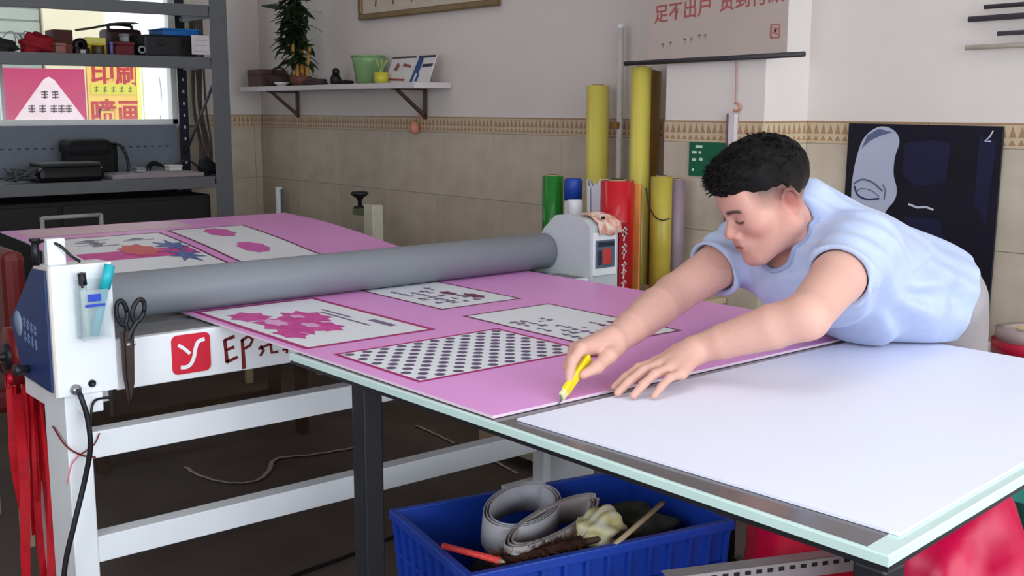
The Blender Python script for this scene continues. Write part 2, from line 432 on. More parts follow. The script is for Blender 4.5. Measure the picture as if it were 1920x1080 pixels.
def frame_print(parent, x0, x1, y0, y1, w, m, h=.0006):
    mb = MB(); strip(mb, x0, x1, y0, y0+w, h); strip(mb, x0, x1, y1-w, y1, h); strip(mb, x0, x0+w, y0+w, y1-w, h); strip(mb, x1-w, x1, y0+w, y1-w, h)
    return obj('border_line', mb, m, parent)
def panel(x0, x1, y0, y1, w, m=mag):
    p = obj('printed_panel', strip(MB(), x0, x1, y0, y1, .0004), whp, BRD)
    frame_print(p, x0-w, x1+w, y0-w, y1+w, w*1.02, m, .0007)
    return p
def blob(mb, cx, cy, r, k=9, h=.0011, ax=1., seed=0, spiky=.24):
    rr = random.Random(seed); P = []
    for i in range(k*2):
        a = math.pi*i/k; q = r*(1+(spiky if i % 2 else -spiky)*rr.uniform(.4, 1))
        x, y = cx+q*math.cos(a), cy+q*ax*math.sin(a); P.append((x, y, zbs(y)+h+seed*2e-5))
    c = (cx, cy, zbs(cy)+h+seed*2e-5)
    mb.add([c]+P, [(0, 1+i, 1+(i+1) % len(P)) for i in range(len(P))]); return mb
# panel with a pink splash, nearest the machine
p = panel(1.172, 1.49, 2.115, 2.66, .013)
mb = MB(); blob(mb, 1.265, 2.36, .062, 9, ax=1.9, seed=3); blob(mb, 1.345, 2.43, .05, 8, ax=1.7, seed=5); blob(mb, 1.235, 2.52, .045, 7, ax=1.4, seed=8); blob(mb, 1.32, 2.30, .036, 7, ax=1.8, seed=9); blob(mb, 1.215, 2.27, .03, 6, ax=2, seed=2)
obj('splash_print', mb, pinkm, p)
mb = MB(); blob(mb, 1.25, 2.41, .022, 7, .0016, 2.2, 12); blob(mb, 1.30, 2.33, .018, 6, .0016, 1.8, 14); blob(mb, 1.33, 2.45, .016, 6, .0016, 1.6, 15)
obj('splash_highlight', mb, mat('pale_pink_print', (232, 170, 220), .42), p)
mb = MB()
for j, (x, y0, y1) in enumerate(((1.44, 2.20, 2.30), (1.405, 2.24, 2.47), (1.425, 2.36, 2.5))): strip(mb, x, x+.008 if j else x+.02, y0, y1, .001)
obj('caption_print', mb, purp, p)
# lattice of dark lozenges
p = panel(1.188, 1.612, 1.715, 2.012, .0095)
mb = MB()
NX, NY = 19, 11
for i in range(NX):
    for j in range(NY):
        if (i+j) % 2: continue
        cx = 1.192+(i+.5)*(.416/NX); cy = 1.719+(j+.5)*(.289/NY); a = .0112; b = .0115
        z = zbs(cy)+.001
        mb.add([(cx+a*math.cos(q*math.pi/4+.4), cy+b*math.sin(q*math.pi/4+.4), z) for q in range(8)], (tuple(range(8)),))
obj('lozenge_print', mb, mat('slate_print', (98, 78, 118), .45), p)
# two text panels further over
def scribble(parent, x0, x1, y0, y1, rows, seed, m=purp, fill=.7):
    rr = random.Random(seed); mb = MB()
    for r in range(rows):
        x = x0+(x1-x0)*(r+.5)/rows; w = (x1-x0)/rows*.36; y = y0
        while y < y1-.012:
            L = rr.uniform(.012, .03)
            if rr.random() < fill:
                strip(mb, x-w*rr.uniform(.3, 1.3), x+w*rr.uniform(.3, 1.3), y, min(y+L*.55, y1), .001); strip(mb, x-w*.25, x+w*.25, y, min(y+L, y1), .0012)
            y += L+.006
    return tag(obj('text_print', mb, m, parent), kind='stuff')
p = panel(1.672, 1.925, 2.31, 2.69, .008, dkmag)
scribble(p, 1.70, 1.85, 2.36, 2.62, 4, 1); mb = MB(); blob(mb, 1.86, 2.42, .02, 6, ax=2.2, seed=4); blob(mb, 1.83, 2.50, .016, 5, ax=2, seed=6); obj('ornament_print', mb, dkmag, p)
p = panel(1.66, 1.93, 1.735, 2.19, .008, dkmag)
scribble(p, 1.68, 1.80, 1.77, 2.06, 4, 2); scribble(p, 1.82, 1.9, 1.77, 1.95, 2, 5, dkmag)
# prints on the part still behind the roller
p = panel(1.655, 1.945, 3.05, 4.0, .010, dkmag)
for hx, hy, sd in ((1.792, 3.60, 21), (1.802, 3.89, 22)): obj('heart_print', blob(MB(), hx, hy, .05, 8, ax=1.7, seed=sd, spiky=.12), mat('soft_pink_print', (214, 96, 178), .42), p)
p = panel(1.2, 1.60, 3.05, 3.97, .010, dkmag)
mb = MB(); strip(mb, 1.21, 1.59, 3.58, 3.70, .0009); obj('band_print', mb, pinkm, p)
mb = MB(); blob(mb, 1.42, 3.69, .06, 8, .0014, 1.5, 31); obj('red_splash_print', mb, mat('coral_print', (214, 84, 86), .42), p)
mb = MB(); blob(mb, 1.545, 3.72, .045, 7, .0016, 1.6, 32, .6); blob(mb, 1.53, 3.57, .045, 7, .0016, 1.6, 33, .6); obj('blue_splash_print', mb, mat('blue_print', (58, 62, 150), .42, scale=30, rgb2=(96, 130, 180)), p)
scribble(p, 1.25, 1.56, 3.80, 3.93, 2, 9)
mb = MB(); strip(mb, 1.18, 1.78, 4.06, 4.26, .0005); obj('cream_band_print', mb, mat('cream_pink_print', (226, 190, 206), .42), BRD)

# ---------------------------------------------------------------- white sheet on the near end of the table
t = thing('white_foam_board', 'blank white foam board lying on the near end of the cutting table', 'foam board', (1.7, 1.05, ZT))
W4 = [(1.200, .710), (2.272, .818), (2.272, 1.412), (1.168, 1.403)]
mb = MB(); mb.prism(W4, 2, ZT+.0004, ZT+.0044)
obj('sheet', mb, mat('white_foam_face', (232, 234, 250), .5, var=.01, scale=3), t)

# ================================================================ cold laminating machine
LAM = thing('laminating_machine', 'white roller laminating machine with long grey roller and blue end cover', 'laminator', (1.6, 2.65, 0))
roller_m = mat('grey_silicone_roller', (128, 133, 140), .48, var=.04, scale=3)
greyplate = mat('grey_steel_bed', (120, 118, 118), .45, var=.06)
navy = mat('navy_cover', (28, 54, 104), .4, var=.05)
lgrey = mat('light_grey_housing', (196, 202, 206), .42, var=.03)
RY, RZ, RR = 2.70, .8635, .0565
ro = obj('roller', MB().lathe([(.018, .80), (.018, .885), (.050, .885), (RR, .892), (RR, 2.36), (.050, 2.367), (.018, 2.367), (.018, 2.40)], (0, RY, RZ), 48, 'X'), roller_m, LAM)
obj('lower_roller', MB().lathe([(.045, .885), (RR-.004, .892), (RR-.004, 2.36), (.045, 2.367)], (0, RY, RZ-2*RR-.010), 40, 'X'), roller_m, LAM)
prof = [(2.492, .686), (2.492, .978), (2.585, .974), (2.788, .82), (2.715, .690)]
hl = obj('housing', MB().prism(prof[::-1], 0, .760, .892), white_paint, LAM)
sc = lambda k, c=(2.63, .84): [(c[0]+(y-c[0])*k, c[1]+(z-c[1])*k) for y, z in prof]
obj('end_trim', MB().prism(prof[::-1], 0, .7545, .760), mat('cream_trim', (214, 206, 198), .5), hl)
bp = obj('side_cover', MB().prism(sc(.93)[::-1], 0, .749, .7545), navy, hl)
# round emblem and faint lettering on the blue cover (seen along +X: right is -Y)
mb = MB(); mb.lathe([(.030, 0), (.030, -.0012), (.0, -.0012)], (.749, 2.715, .822), 24, 'X')
obj('round_emblem', mb, mat('faded_blue_print', (140, 158, 186), .5), bp)
mb = MB()
for r, (z, w) in enumerate(((.833, .022), (.80, .02))):
    for i in range(4):
        o3 = (.7488, 2.668-i*.026, z-i*.003)
        for k in range(2): stroke_mb([(-.008, -.006+.011*k), (.008, -.005+.011*k)], .004, o3, (0, -1, 0), (0, 0, 1), mb=mb)
        stroke_mb([(0, -.012), (.001, .012)], .004, o3, (0, -1, 0), (0, 0, 1), mb=mb)
obj('faint_lettering', mb, mat('faded_blue_print2', (128, 146, 184), .5), bp)
mb = MB(); mb.lathe([(.0, -.034), (.012, -.034), (.015, -.026), (.009, -.014), (.009, 0)], (.749, 2.655, .725), 14, 'X')
obj('adjusting_knob', mb, mat('dark_metal', (60, 60, 66), .35, metal=.6), hl)
obj('socket_hole', MB().lathe([(.0085, 0), (.0085, -.004), (.006, -.004), (.006, -.001), (0, -.001)], (.834, 2.492, .708), 16, 'Y'), black_m, hl)
obj('cable_gland', MB().lathe([(.012, 0), (.012, -.006), (.008, -.008), (.008, -.018), (0, -.018)], (.797, 2.492, .70), 14, 'Y'), mat('steel', (170, 172, 176), .3, metal=.8), hl)
obj('terminal_box', MB().bbox((.803, 2.475, .645), (.852, 2.51, .688), .003), white_paint, hl)
# little switch box with its plug on top of the housing
sb = obj('switch_box', MB().bbox((.765, 2.52, .976), (.805, 2.545, 1.035), .003), white_paint, hl)
obj('switch_stem', MB().tube([(.752, 2.56, .975), (.752, 2.56, 1.03)], .008, 10).tube([(.752, 2.56, 1.028), (.752, 2.56, 1.034)], .012, 10), black_m, sb)
obj('switch_cable', MB().tube(bez([(.752, 2.56, 1.018), (.765, 2.54, 1.03), (.79, 2.515, 1.02), (.812, 2.505, .995), (.83, 2.51, .982)]), .0035, 8), black_m, sb)
# long apron with the red badge and brush lettering
ap = obj('front_apron', MB().bbox((.892, 2.5, .680), (2.37, 2.525, .796), .003), white_paint, LAM)
obj('bed_plate', MB().box((.892, 2.5255, .787), (2.37, 2.64, .796)), greyplate, LAM)
obj('rear_bed_plate', MB().box((.892, 2.76, .787), (2.37, 2.90, .796)), greyplate, LAM)
bad = MB(); c0 = (1.073, .742)
pts = []
for k, (sx, sz) in enumerate(((1, 1), (-1, 1), (-1, -1), (1, -1))):
    for a in range(5):
        an = R(90*k+22.5*a); pts.append((c0[0]+sx*.034+.014*math.cos(an), c0[1]+sz*.033+.014*math.sin(an)))
bad.prism(pts, 1, 2.4975, 2.5)
badge = obj('red_badge', bad, mat('badge_red', (204, 24, 52), .4, var=.03), ap)
mb = MB(); o3 = (1.073, 2.4975, .742)
stroke_mb(bez([(-.032, .024), (-.018, .014), (-.004, 0)], 5), [.008]*11, o3, (1, 0, 0), (0, 0, 1), mb=mb)
stroke_mb(bez([(.034, .031), (.018, .026), (.010, .010), (.006, -.008), (-.002, -.024), (-.014, -.031), (-.028, -.030)], 5), [.009]*31, o3, (1, 0, 0), (0, 0, 1), d=.0013, mb=mb)
obj('badge_letter', mb, white_paint, badge)
mar = mat('dark_red_paint', (112, 18, 22), .5)
mb = MB(); o3 = (1.155, 2.4999, .702)
for st, w in (([(.004, .062), (.006, .034), (.008, .004)], [.009, .008, .010]), ([(.003, .060), (.03, .066)], [.006, .009]), ([(.006, .035), (.028, .040)], [.006, .008]), ([(.006, .005), (.036, .014)], [.008, .007]),
              ([(.050, .056), (.051, .02), (.052, -.018)], [.008, .009, .010]), ([(.046, .052), (.066, .062), (.078, .052), (.070, .038), (.054, .032)], .007),
              ([(.098, .034), (.106, .020), (.096, .008)], [.006, .008, .006]), ([(.092, .026), (.13, .036)], .006), ([(.125, .036), (.128, .012), (.146, .012)], .007), ([(.16, .04), (.19, .045)], .006), ([(.158, .014), (.2, .02)], .006), ([(.172, .05), (.17, .004)], .006)):
    stroke_mb(st, w, o3, (1, 0, 0), (0, 0, 1), mb=mb)
obj('brush_lettering', mb, mar, ap)
# far end housing
prof2 = [(2.50, .60), (2.50, .955), (2.53, .975), (2.61, .987), (2.66, .98), (2.715, .935), (2.80, .82), (2.75, .60)]
hr = obj('housing', MB().prism(prof2[::-1], 0, 2.372, 2.492), lgrey, LAM)
hr['label'] = 'light grey far end housing'
sp = obj('switch_plate', MB().bbox((2.382, 2.494, .80), (2.482, 2.5005, .935), .003), white_paint, hr)
sw = obj('control_panel', MB().bbox((2.390, 2.490, .825), (2.470, 2.495, .912), .002), mat('panel_blue_grey', (88, 104, 124), .4), sp)
obj('red_key', MB().bbox((2.418, 2.486, .835), (2.452, 2.491, .885), .003), mat('key_red', (196, 62, 60), .4), sw)
obj('dark_key', MB().bbox((2.396, 2.486, .836), (2.412, 2.491, .882), .003).bbox((2.398, 2.487, .892), (2.465, 2.491, .907), .002), mat('key_dark', (40, 44, 60), .4), sw)
# legs and rails
leg_m = white_paint
for lx in (.775, 2.345):
    lg = obj('leg', MB().bbox((lx, 2.50, .03), (lx+.055, 2.65, .686), .003), leg_m, LAM)
    obj('foot', MB().bbox((lx-.005, 2.44, 0), (lx+.15, 2.90, .03), .004), leg_m, lg)
    obj('leg', MB().bbox((lx+.105, 2.80, .03), (lx+.15, 2.86, .69), .003), leg_m, LAM)
    obj('bracket', MB().box((lx+.02, 2.65, .62), (lx+.15, 2.86, .684)), leg_m, LAM)
for z in (.530, .282):
    obj('rail', MB().bbox((.83, 2.502, z), (2.345, 2.55, z+.062), .002), leg_m, LAM)
obj('power_cable', MB().tube(bez([(.797, 2.476, .70), (.797, 2.455, .688), (.806, 2.45, .64), (.808, 2.45, .575), (.795, 2.46, .50), (.765, 2.46, .40), (.740, 2.465, .30), (.728, 2.47, .15), (.72, 2.47, .006)]), .0062, 8), black_m, hl)
obj('thin_cable', MB().tube(bez([(.85, 2.48, .675), (.88, 2.485, .668), (.83, 2.47, .672), (.812, 2.456, .62)]), .003, 6), black_m, hl)
# rear spindle with the remnant roll
obj('rear_spindle', MB().lathe([(.010, .70), (.010, .97)], (0, 2.94, .70), 12, 'X').box((.86, 2.80, .68), (.875, 2.96, .72)), black_m, LAM)

t = thing('film_roll', 'dark red film roll with black core on the spindle behind the blue cover', 'film roll', (.81, 2.94, .62))
obj('film', MB().lathe([(.034, .78), (.074, .78), (.074, .85), (.034, .85), (.034, .78)], (0, 2.94, .70), 32, 'X'), mat('dark_red_film', (112, 14, 26), .35), t)
obj('core', MB().lathe([(.012, .772), (.034, .772), (.034, .855), (.012, .855), (.012, .772)], (0, 2.94, .70), 24, 'X'), black_m, t)
rib_m = mat('red_ribbon', (196, 14, 34), .42, var=.16, scale=20); rib_w = mat('ribbon_white_face', (232, 206, 210), .5)
t = thing('ribbon_bundle', 'bundle of hanging red plastic trimming strips beside the machine leg', 'ribbons', (.83, 2.94, 0))
rr = random.Random(3)
for i in range(46):
    x = .775+rr.uniform(0, .15); y = 2.90+rr.uniform(-.05, .08); w = rr.uniform(.010, .030); top = .635+rr.uniform(-.02, .02); bot = rr.uniform(.05, .40) if i % 4 else .46
    mb = MB(); n = 12; ph = rr.uniform(0, 6); am = rr.uniform(.003, .014); tw = rr.uniform(-1.2, 1.2)
    P = []
    for k in range(n+1):
        s = k/n; z = top+(bot-top)*s; a = ph+tw*s*2
        cx = x+am*math.sin(ph+s*5)*s; cy = y+am*math.cos(ph+s*4)*s
        dx, dy = math.cos(a)*w/2, math.sin(a)*w/2*.6
        P += [(cx-dx, cy-dy, z), (cx+dx, cy+dy, z)]
    mb.add(P, [(2*k, 2*k+1, 2*k+3, 2*k+2) for k in range(n)])
    ob = obj('ribbon', mb, rib_w if i in (4, 13, 22, 31) else rib_m, t)
    md = ob.modifiers.new('thick', 'SOLIDIFY'); md.thickness = .0012
mb = MB().tube(bez([(.775, 2.93, .645), (.85, 2.90, .65), (.925, 2.93, .645)]), .014, 8)
obj('tie', mb, rib_m, t)

t = thing('red_string', 'thin red string tied around the white front leg of the machine', 'string', (.80, 2.49, .53))
obj('loop', MB().tube(bez([(.770, 2.58, .60), (.770, 2.497, .575), (.80, 2.494, .548), (.833, 2.495, .535)]), .0022, 6).tube(bez([(.80, 2.4945, .548), (.83, 2.4935, .565), (.845, 2.493, .59)]), .0018, 6), mar, t)
obj('tail', MB().tube(bez([(.797, 2.493, .548), (.778, 2.49, .53), (.765, 2.488, .49)]), .0016, 6), mat('pink_string', (220, 110, 130), .6), t)

# ---------------------------------------------------------------- pen pocket and scissors
clear = mat('clear_plastic', (214, 232, 238), .08, alpha=.2, var=.02)
t = thing('pen_pocket', 'clear plastic pocket with blue print fixed to the white housing', 'pen pocket', (.836, 2.475, .815))
mb = MB()
x0, x1, y0, y1, z0, z1 = .806, .868, 2.448, 2.489, .815, .925
for a, b in (((x0, y0, z0), (x1, y1, z0+.002)), ((x0, y0, z0), (x1, y0+.0015, z1)), ((x0, y1-.0015, z0), (x1, y1, z1+.02)), ((x0, y0, z0), (x0+.0015, y1, z1)), ((x1-.0015, y0, z0), (x1, y1, z1))): mb.box(a, b)
pk = obj('pocket', mb, clear, t)
obj('printed_band', MB().box((.822, 2.4465, .900), (.850, 2.4478, .916)).box((.815, 2.4465, .888), (.858, 2.4478, .894)), mat('cobalt_print', (30, 70, 190), .5), pk)
t = thing('teal_marker', 'thick teal marker pen leaning in the clear pocket', 'marker pen', (.85, 2.465, .818))
obj('barrel', MB().tube([(.838, 2.468, .820), (.866, 2.466, .925)], .010, 14), mat('teal_plastic', (20, 150, 170), .35), t)
obj('cap', MB().tube([(.8655, 2.466, .923), (.880, 2.465, .975)], [.0125, .0115], 14), mat('teal_cap', (38, 176, 190), .35), t)
t = thing('black_pen', 'black marker pen with pale band standing in the clear pocket', 'pen', (.822, 2.468, .818))
obj('barrel', MB().tube([(.824, 2.468, .820), (.820, 2.468, .935)], .007, 12), mat('pale_green_barrel', (170, 190, 186), .4), t)
obj('cap', MB().tube([(.820, 2.468, .935), (.818, 2.468, .962)], .009, 12), black_m, t)
obj('clip', MB().bbox((.812, 2.456, .93), (.817, 2.459, .965), .001), black_m, t)
sst = mat('bronzed_steel', (70, 56, 54), .38, metal=.7)
t = thing('scissors', 'dark steel tailor scissors hanging point down in front of the white apron', 'scissors', (.915, 2.475, .655))
def loop(cx, cz, rx, rz, tilt, y):
    P = []
    for k in range(25):
        a = 2*math.pi*k/24; x = rx*math.cos(a); z = rz*math.sin(a)
        P.append((cx+x*math.cos(tilt)-z*math.sin(tilt), y, cz+x*math.sin(tilt)+z*math.cos(tilt)))
    return P
h1 = obj('handle', MB().tube(loop(.905, .862, .012, .028, .10, 2.478), .0056, 8).tube(bez([(.910, 2.478, .84), (.915, 2.478, .82), (.914, 2.478, .80)]), .0065, 8), black_m, t)
h2 = obj('handle', MB().tube(loop(.941, .864, .013, .026, -.30, 2.472), .0056, 8).tube(bez([(.938, 2.472, .842), (.924, 2.472, .822), (.914, 2.472, .80)]), .0065, 8), black_m, t)
obj('blade', MB().prism([(.898, .82), (.918, .82), (.917, .70), (.908, .653), (.899, .72)], 1, 2.473, 2.478), sst, t)
obj('blade', MB().prism([(.906, .82), (.927, .82), (.922, .70), (.911, .66), (.906, .72)], 1, 2.4675, 2.4725), sst, t)
obj('pivot', MB().lathe([(0, -.003), (.005, -.002), (.005, .012)], (.913, 2.466, .79), 12, 'Y'), mat('steel', (0,0,0)), t)
obj('hanging_hook', MB().tube([(.925, 2.50, .787), (.925, 2.465, .787), (.925, 2.462, .795)], .002, 6), mat('steel', (0,0,0)), LAM)

# ================================================================ objects behind the machine
wood_d = mat('dark_wood', (84, 62, 46), .6, scale=12, rgb2=(64, 46, 34))
t = thing('feed_table', 'narrow dark wooden table carrying the far end of the pink board', 'table', (1.75, 4.12, 0))
obj('tabletop', MB().bbox((1.32, 3.96, .838), (2.22, 4.27, .862), .003), wood_d, t)
for lx, ly in ((1.34, 3.98), (1.34, 4.21), (2.16, 3.98), (2.16, 4.21)): obj('leg', MB().bbox((lx, ly, 0), (lx+.04, ly+.04, .838), .002), wood_d, t)
obj('stretcher', MB().box((1.38, 4.22, .1), (2.16, 4.24, .14)), wood_d, t)
oxb = mat('oxblood_leather', (98, 22, 22), .38, var=.12, scale=8)
beige_w = mat('beech_wood', (186, 164, 134), .5, scale=14, rgb2=(170, 146, 114))
def armchair(label, cx, cy, face, scale=1., top=.92):
    t = thing('padded_chair', label, 'chair', (cx, cy, 0), 'red padded chairs')
    c, s = math.cos(face), math.sin(face)
    M = Matrix.Translation((cx, cy, 0)) @ Matrix.Rotation(face, 4, 'Z')
    for sx in (-.21, .17):
        for sy in (-.2, .16): obj('leg', MB().bbox((sx, sy, 0), (sx+.035, sy+.035, .43 if sx > 0 else top-.12), .003, M), beige_w, t)
    obj('seat', MB().bbox((-.22, -.21, .43), (.23, .21, .50), .02, M), oxb, t)
    obj('backrest', MB().bbox((-.235, -.21, .62), (-.17, .21, top), .025, M), oxb, t)
    obj('back_rail', MB().bbox((-.205, -.165, .55), (-.18, .165, .60), .004, M), beige_w, t)
    return t
armchair('red leather padded chair with beech frame at the left under the pink board', .74, 3.62, R(180), top=.905)
armchair('dark red padded chair beside the cream post and black knob', 2.60, 5.06, R(80), top=.775)
cream = mat('cream_enamel', (206, 202, 182), .45)
t = thing('hand_press', 'cream steel press column with black knob against the tiled wall', 'press', (2.9, 4.6, 0))
obj('column', MB().bbox((2.87, 4.52, .55), (2.93, 4.60, .858), .004), cream, t)
obj('stand', MB().bbox((2.82, 4.42, 0), (3.02, 4.76, .53), .006), mat('grey_green_stand', (112, 118, 108), .5), t)
obj('base', MB().bbox((2.83, 4.46, .53), (3.0, 4.75, .552), .003), cream, t)
obj('arm', MB().bbox((2.88, 4.58, .80), (2.92, 4.72, .835), .004), mat('olive_enamel', (104, 112, 84), .5), t)
kb = obj('knob', MB().lathe([(.010, .835), (.010, .868), (.020, .885), (.042, .898), (.044, .908), (.036, .914), (0, .915)], (2.90, 4.68, 0), 24), black_m, t)
obj('knob_collar', MB().lathe([(.03, .835), (.03, .842), (.012, .846)], (2.90, 4.68, 0), 18), black_m, kb)

# ================================================================ steel shelving in front of the window
steel_g = mat('grey_shelving_steel', (98, 100, 104), .45, var=.06, scale=10)
SH = thing('steel_shelving', 'dark grey steel shelving unit standing in front of the window', 'shelving', (1.8, 5.9, 0))
SX0, SX1, SY0, SY1 = .9, 2.68, 5.60, 6.18
def post(x, y0, holes):
    p = obj('upright', MB().box((x-.045, y0, 0), (x, y0+.004, 2.1)).box((x-.004, y0, 0), (x, y0+.045, 2.1)), steel_g, SH)
    return p
post(SX1, SY0-.004, 0)
obj('upright_cover', MB().box((SX1-.095, SY0-.006, 0), (SX1, SY0-.002, 2.1)), steel_g, SH)
blk_st = mat('dark_blue_steel', (36, 40, 56), .45); hole_m = mat('bright_hole', (226, 228, 230), .6)
bu = obj('upright', MB().box((2.635, SY1-.03, 0), (2.69, SY1-.026, 2.1)), blk_st, SH)
bu['label'] = 'dark perforated rear upright'
for k in range(16):
    obj('slot', MB().bbox((2.660, SY1-.034, 1.0+k*.066), (2.670, SY1-.0301, 1.016+k*.066), .001), hole_m, bu)
obj('upright', MB().box((SX0, SY0-.004, 0), (SX0+.045, SY0, 2.1)), steel_g, SH)
obj('upright', MB().box((SX0, SY1-.03, 0), (SX0+.045, SY1-.026, 2.1)), steel_g, SH)
ZS = (.40, .955, 1.572, 1.835)
for z in ZS:
    s = obj('shelf', MB().box((SX0, SY0, z-.008), (SX1-.004, SY1-.035, z)), steel_g, SH)
    obj('front_lip', MB().bbox((SX0, SY0-.002, z-.058), (SX1-.10, SY0+.012, z+.002), .003), steel_g, s)
    obj('side_lip', MB().box((SX1-.016, SY0+.01, z-.05), (SX1-.005, SY1-.04, z)), steel_g, s)
bpn = obj('back_panel', MB().box((SX0, SY1-.022, .96), (2.62, SY1-.018, 1.222)), mat('blue_grey_panel', (116, 122, 134), .5, var=.05), SH)
mb = MB()
for k in range(26): mb.box((1.5+k*.042, SY1-.0235, 1.098), (1.518+k*.042, SY1-.022, 1.106))
obj('slot_row', mb, mat('panel_slot_dark', (62, 66, 76), .6), bpn)
mb = MB().tube([(2.655, 5.66, 1.51), (2.655, 6.13, 1.06)], .008, 8)
obj('diagonal_brace', mb, steel_g, SH)
tg = thing('paper_tag', 'white paper tag stuck on the front of the upper shelf by the upright', 'tag', (2.53, 5.59, 1.58))
obj('sheet', MB().bbox((2.478, 5.588, 1.585), (2.575, 5.591, 1.682), .001), mat('pale_paper', (206, 200, 204), .8), tg)
obj('print', MB().box((2.49, 5.5872, 1.60), (2.563, 5.5882, 1.603)).box((2.49, 5.5872, 1.63), (2.563, 5.5882, 1.633)).box((2.49, 5.5872, 1.655), (2.563, 5.5882, 1.658)), mat('pencil_grey', (170, 160, 170), .8), tg)
# ---- upper shelf
def box_thing(name, label, cat, lo, hi, m, lidm=None, b=.004, part='body', lid='lid', lh=.25):
    t = thing(name, label, cat, ((lo[0]+hi[0])/2, (lo[1]+hi[1])/2, lo[2]))
    h = hi[2]-lo[2]
    obj(part, MB().bbox(lo, (hi[0], hi[1], hi[2]-h*lh), b), m, t)
    obj(lid, MB().bbox((lo[0]-.003, lo[1]-.003, hi[2]-h*lh), (hi[0]+.003, hi[1]+.003, hi[2]), b), lidm or m, t)
    return t
Z1 = ZS[2]
brown_c = mat('brown_card', (78, 40, 34), .7); redbr = mat('red_brown_card', (126, 62, 52), .7); blk = mat('black_plastic', (18, 18, 20), .45); dkc = mat('charcoal_case', (34, 34, 36), .5)
def lump(name, label, cat, c, r, m, seed, amp=1.):
    rr = random.Random(seed); bm = bmesh.new(); bmesh.ops.create_icosphere(bm, subdivisions=4, radius=1)
    ph = [rr.uniform(0, 6) for _ in range(6)]
    for v in bm.verts:
        x, y, z = v.co; d = 1+amp*(.16*math.sin(5*x+ph[0])*math.sin(4*y+ph[1])+.10*math.sin(9*z+ph[2]+3*x)+.07*math.sin(13*y+ph[3]))
        v.co = Vector((x*r[0]*d, y*r[1]*d, max(-.55, z)*r[2]*d))
    mz = min(v.co.z for v in bm.verts); bm.verts.index_update()
    mb = MB(); mb.add([(c[0]+v.co.x, c[1]+v.co.y, c[2]+v.co.z-mz) for v in bm.verts], [[v.index for v in f.verts] for f in bm.faces], True); bm.free()
    o = obj(name, mb, m); return tag(o, label, cat)
lump('dark_bundle', 'dark crumpled bundle at the left end of the upper steel shelf', 'bundle', (1.60, 5.84, Z1), (.085, .07, .045), mat('dark_cloth', (44, 46, 44), .9), 2)
lump('red_rag', 'crumpled dark red rag on the upper steel shelf', 'rag', (1.775, 5.80, Z1), (.075, .06, .062), mat('red_cloth', (150, 26, 38), .85, bump=.3), 4)
mb = MB()
rr = random.Random(9)
for k in range(5): mb.tube(bez([(1.68+.03*k, 5.95, Z1+.01), (1.66+.04*k+rr.uniform(-.03, .03), 5.95, Z1+.07), (1.70+.02*k, 5.96, Z1+.12+rr.uniform(-.02, .02)), (1.75+rr.uniform(-.03, .03), 5.95, Z1+.09), (1.78+.01*k, 5.95, Z1+.005)], 8), .003, 6)
tag(obj('wire_coil', mb, mat('pale_wire', (196, 196, 196), .5)), 'tangled pale wire behind the red rag on the upper steel shelf', 'wire')
box_thing('pink_box', 'small dusty pink box below the brown box on the upper steel shelf', 'box', (1.84, 5.72, Z1), (1.888, 5.80, Z1+.055), mat('dusty_pink_card', (150, 104, 96), .7))
box_thing('brown_box', 'dark brown cardboard box with lid on the upper steel shelf', 'box', (1.865, 5.82, Z1), (1.955, 5.94, Z1+.125), redbr, brown_c, lh=.55)
t = thing('tape_dispenser', 'small black tape dispenser beside the brown box on the upper steel shelf', 'tape dispenser', (2.0, 5.85, Z1))
obj('body', MB().bbox((1.962, 5.80, Z1), (2.035, 5.90, Z1+.04), .008), blk, t)
obj('tape_reel', MB().lathe([(.014, -.014), (.034, -.014), (.034, .014), (.014, .014), (.014, -.014)], (2.0, 5.85, Z1+.055), 24, 'Y'), blk, t)
obj('label_sticker', MB().box((1.985, 5.798, Z1+.012), (2.01, 5.80, Z1+.03)), mat('pale_paper', (0,0,0)), t)
box_thing('yellow_box', 'yellow tape carton on the upper steel shelf', 'box', (2.04, 5.86, Z1), (2.135, 5.97, Z1+.095), mat('yellow_card', (240, 214, 40), .5), mat('pale_yellow_card', (250, 236, 120), .5), lh=.4)
t = thing('glue_tin', 'small yellow and black glue tin in front of the yellow carton', 'tin', (2.05, 5.76, Z1))
obj('can', MB().lathe([(.028, 0), (.03, .004), (.03, .045), (.028, .05)], (2.06, 5.76, Z1), 20), mat('tin_dark', (70, 60, 40), .4), t)
obj('lid', MB().lathe([(.031, .05), (.031, .056), (.02, .06), (0, .06)], (2.06, 5.76, Z1), 20), mat('yellow_card', (0,0,0)), t)
t = thing('blue_marker', 'small purple blue marker standing on the upper steel shelf', 'marker pen', (2.112, 5.72, Z1))
obj('barrel', MB().lathe([(.008, 0), (.008, .05), (.006, .055)], (2.112, 5.72, Z1), 12), mat('violet_plastic', (110, 104, 190), .4), t)
obj('cap', MB().lathe([(.0088, .05), (.0088, .068), (0, .07)], (2.112, 5.72, Z1), 12), mat('violet_plastic', (0,0,0)), t)
box_thing('maroon_box', 'maroon carton with pale sticker on the upper steel shelf', 'box', (2.15, 5.76, Z1), (2.245, 5.86, Z1+.075), mat('maroon_card', (104, 28, 38), .6))
box_thing('grey_box', 'small pale grey carton on the maroon carton', 'box', (2.195, 5.78, Z1+.0755), (2.228, 5.83, Z1+.115), mat('pale_grey_card', (150, 160, 164), .6))
t = thing('black_drill_case', 'black and maroon power tool case at the back of the upper steel shelf', 'tool case', (2.26, 5.99, Z1))
obj('body', MB().bbox((2.17, 5.93, Z1), (2.36, 6.06, Z1+.15), .02), mat('dark_maroon_plastic', (52, 20, 24), .5), t)
obj('handle', MB().tube(bez([(2.20, 5.99, Z1+.15), (2.21, 5.99, Z1+.172), (2.31, 5.99, Z1+.172), (2.33, 5.99, Z1+.15)]), .009, 8), blk, t)
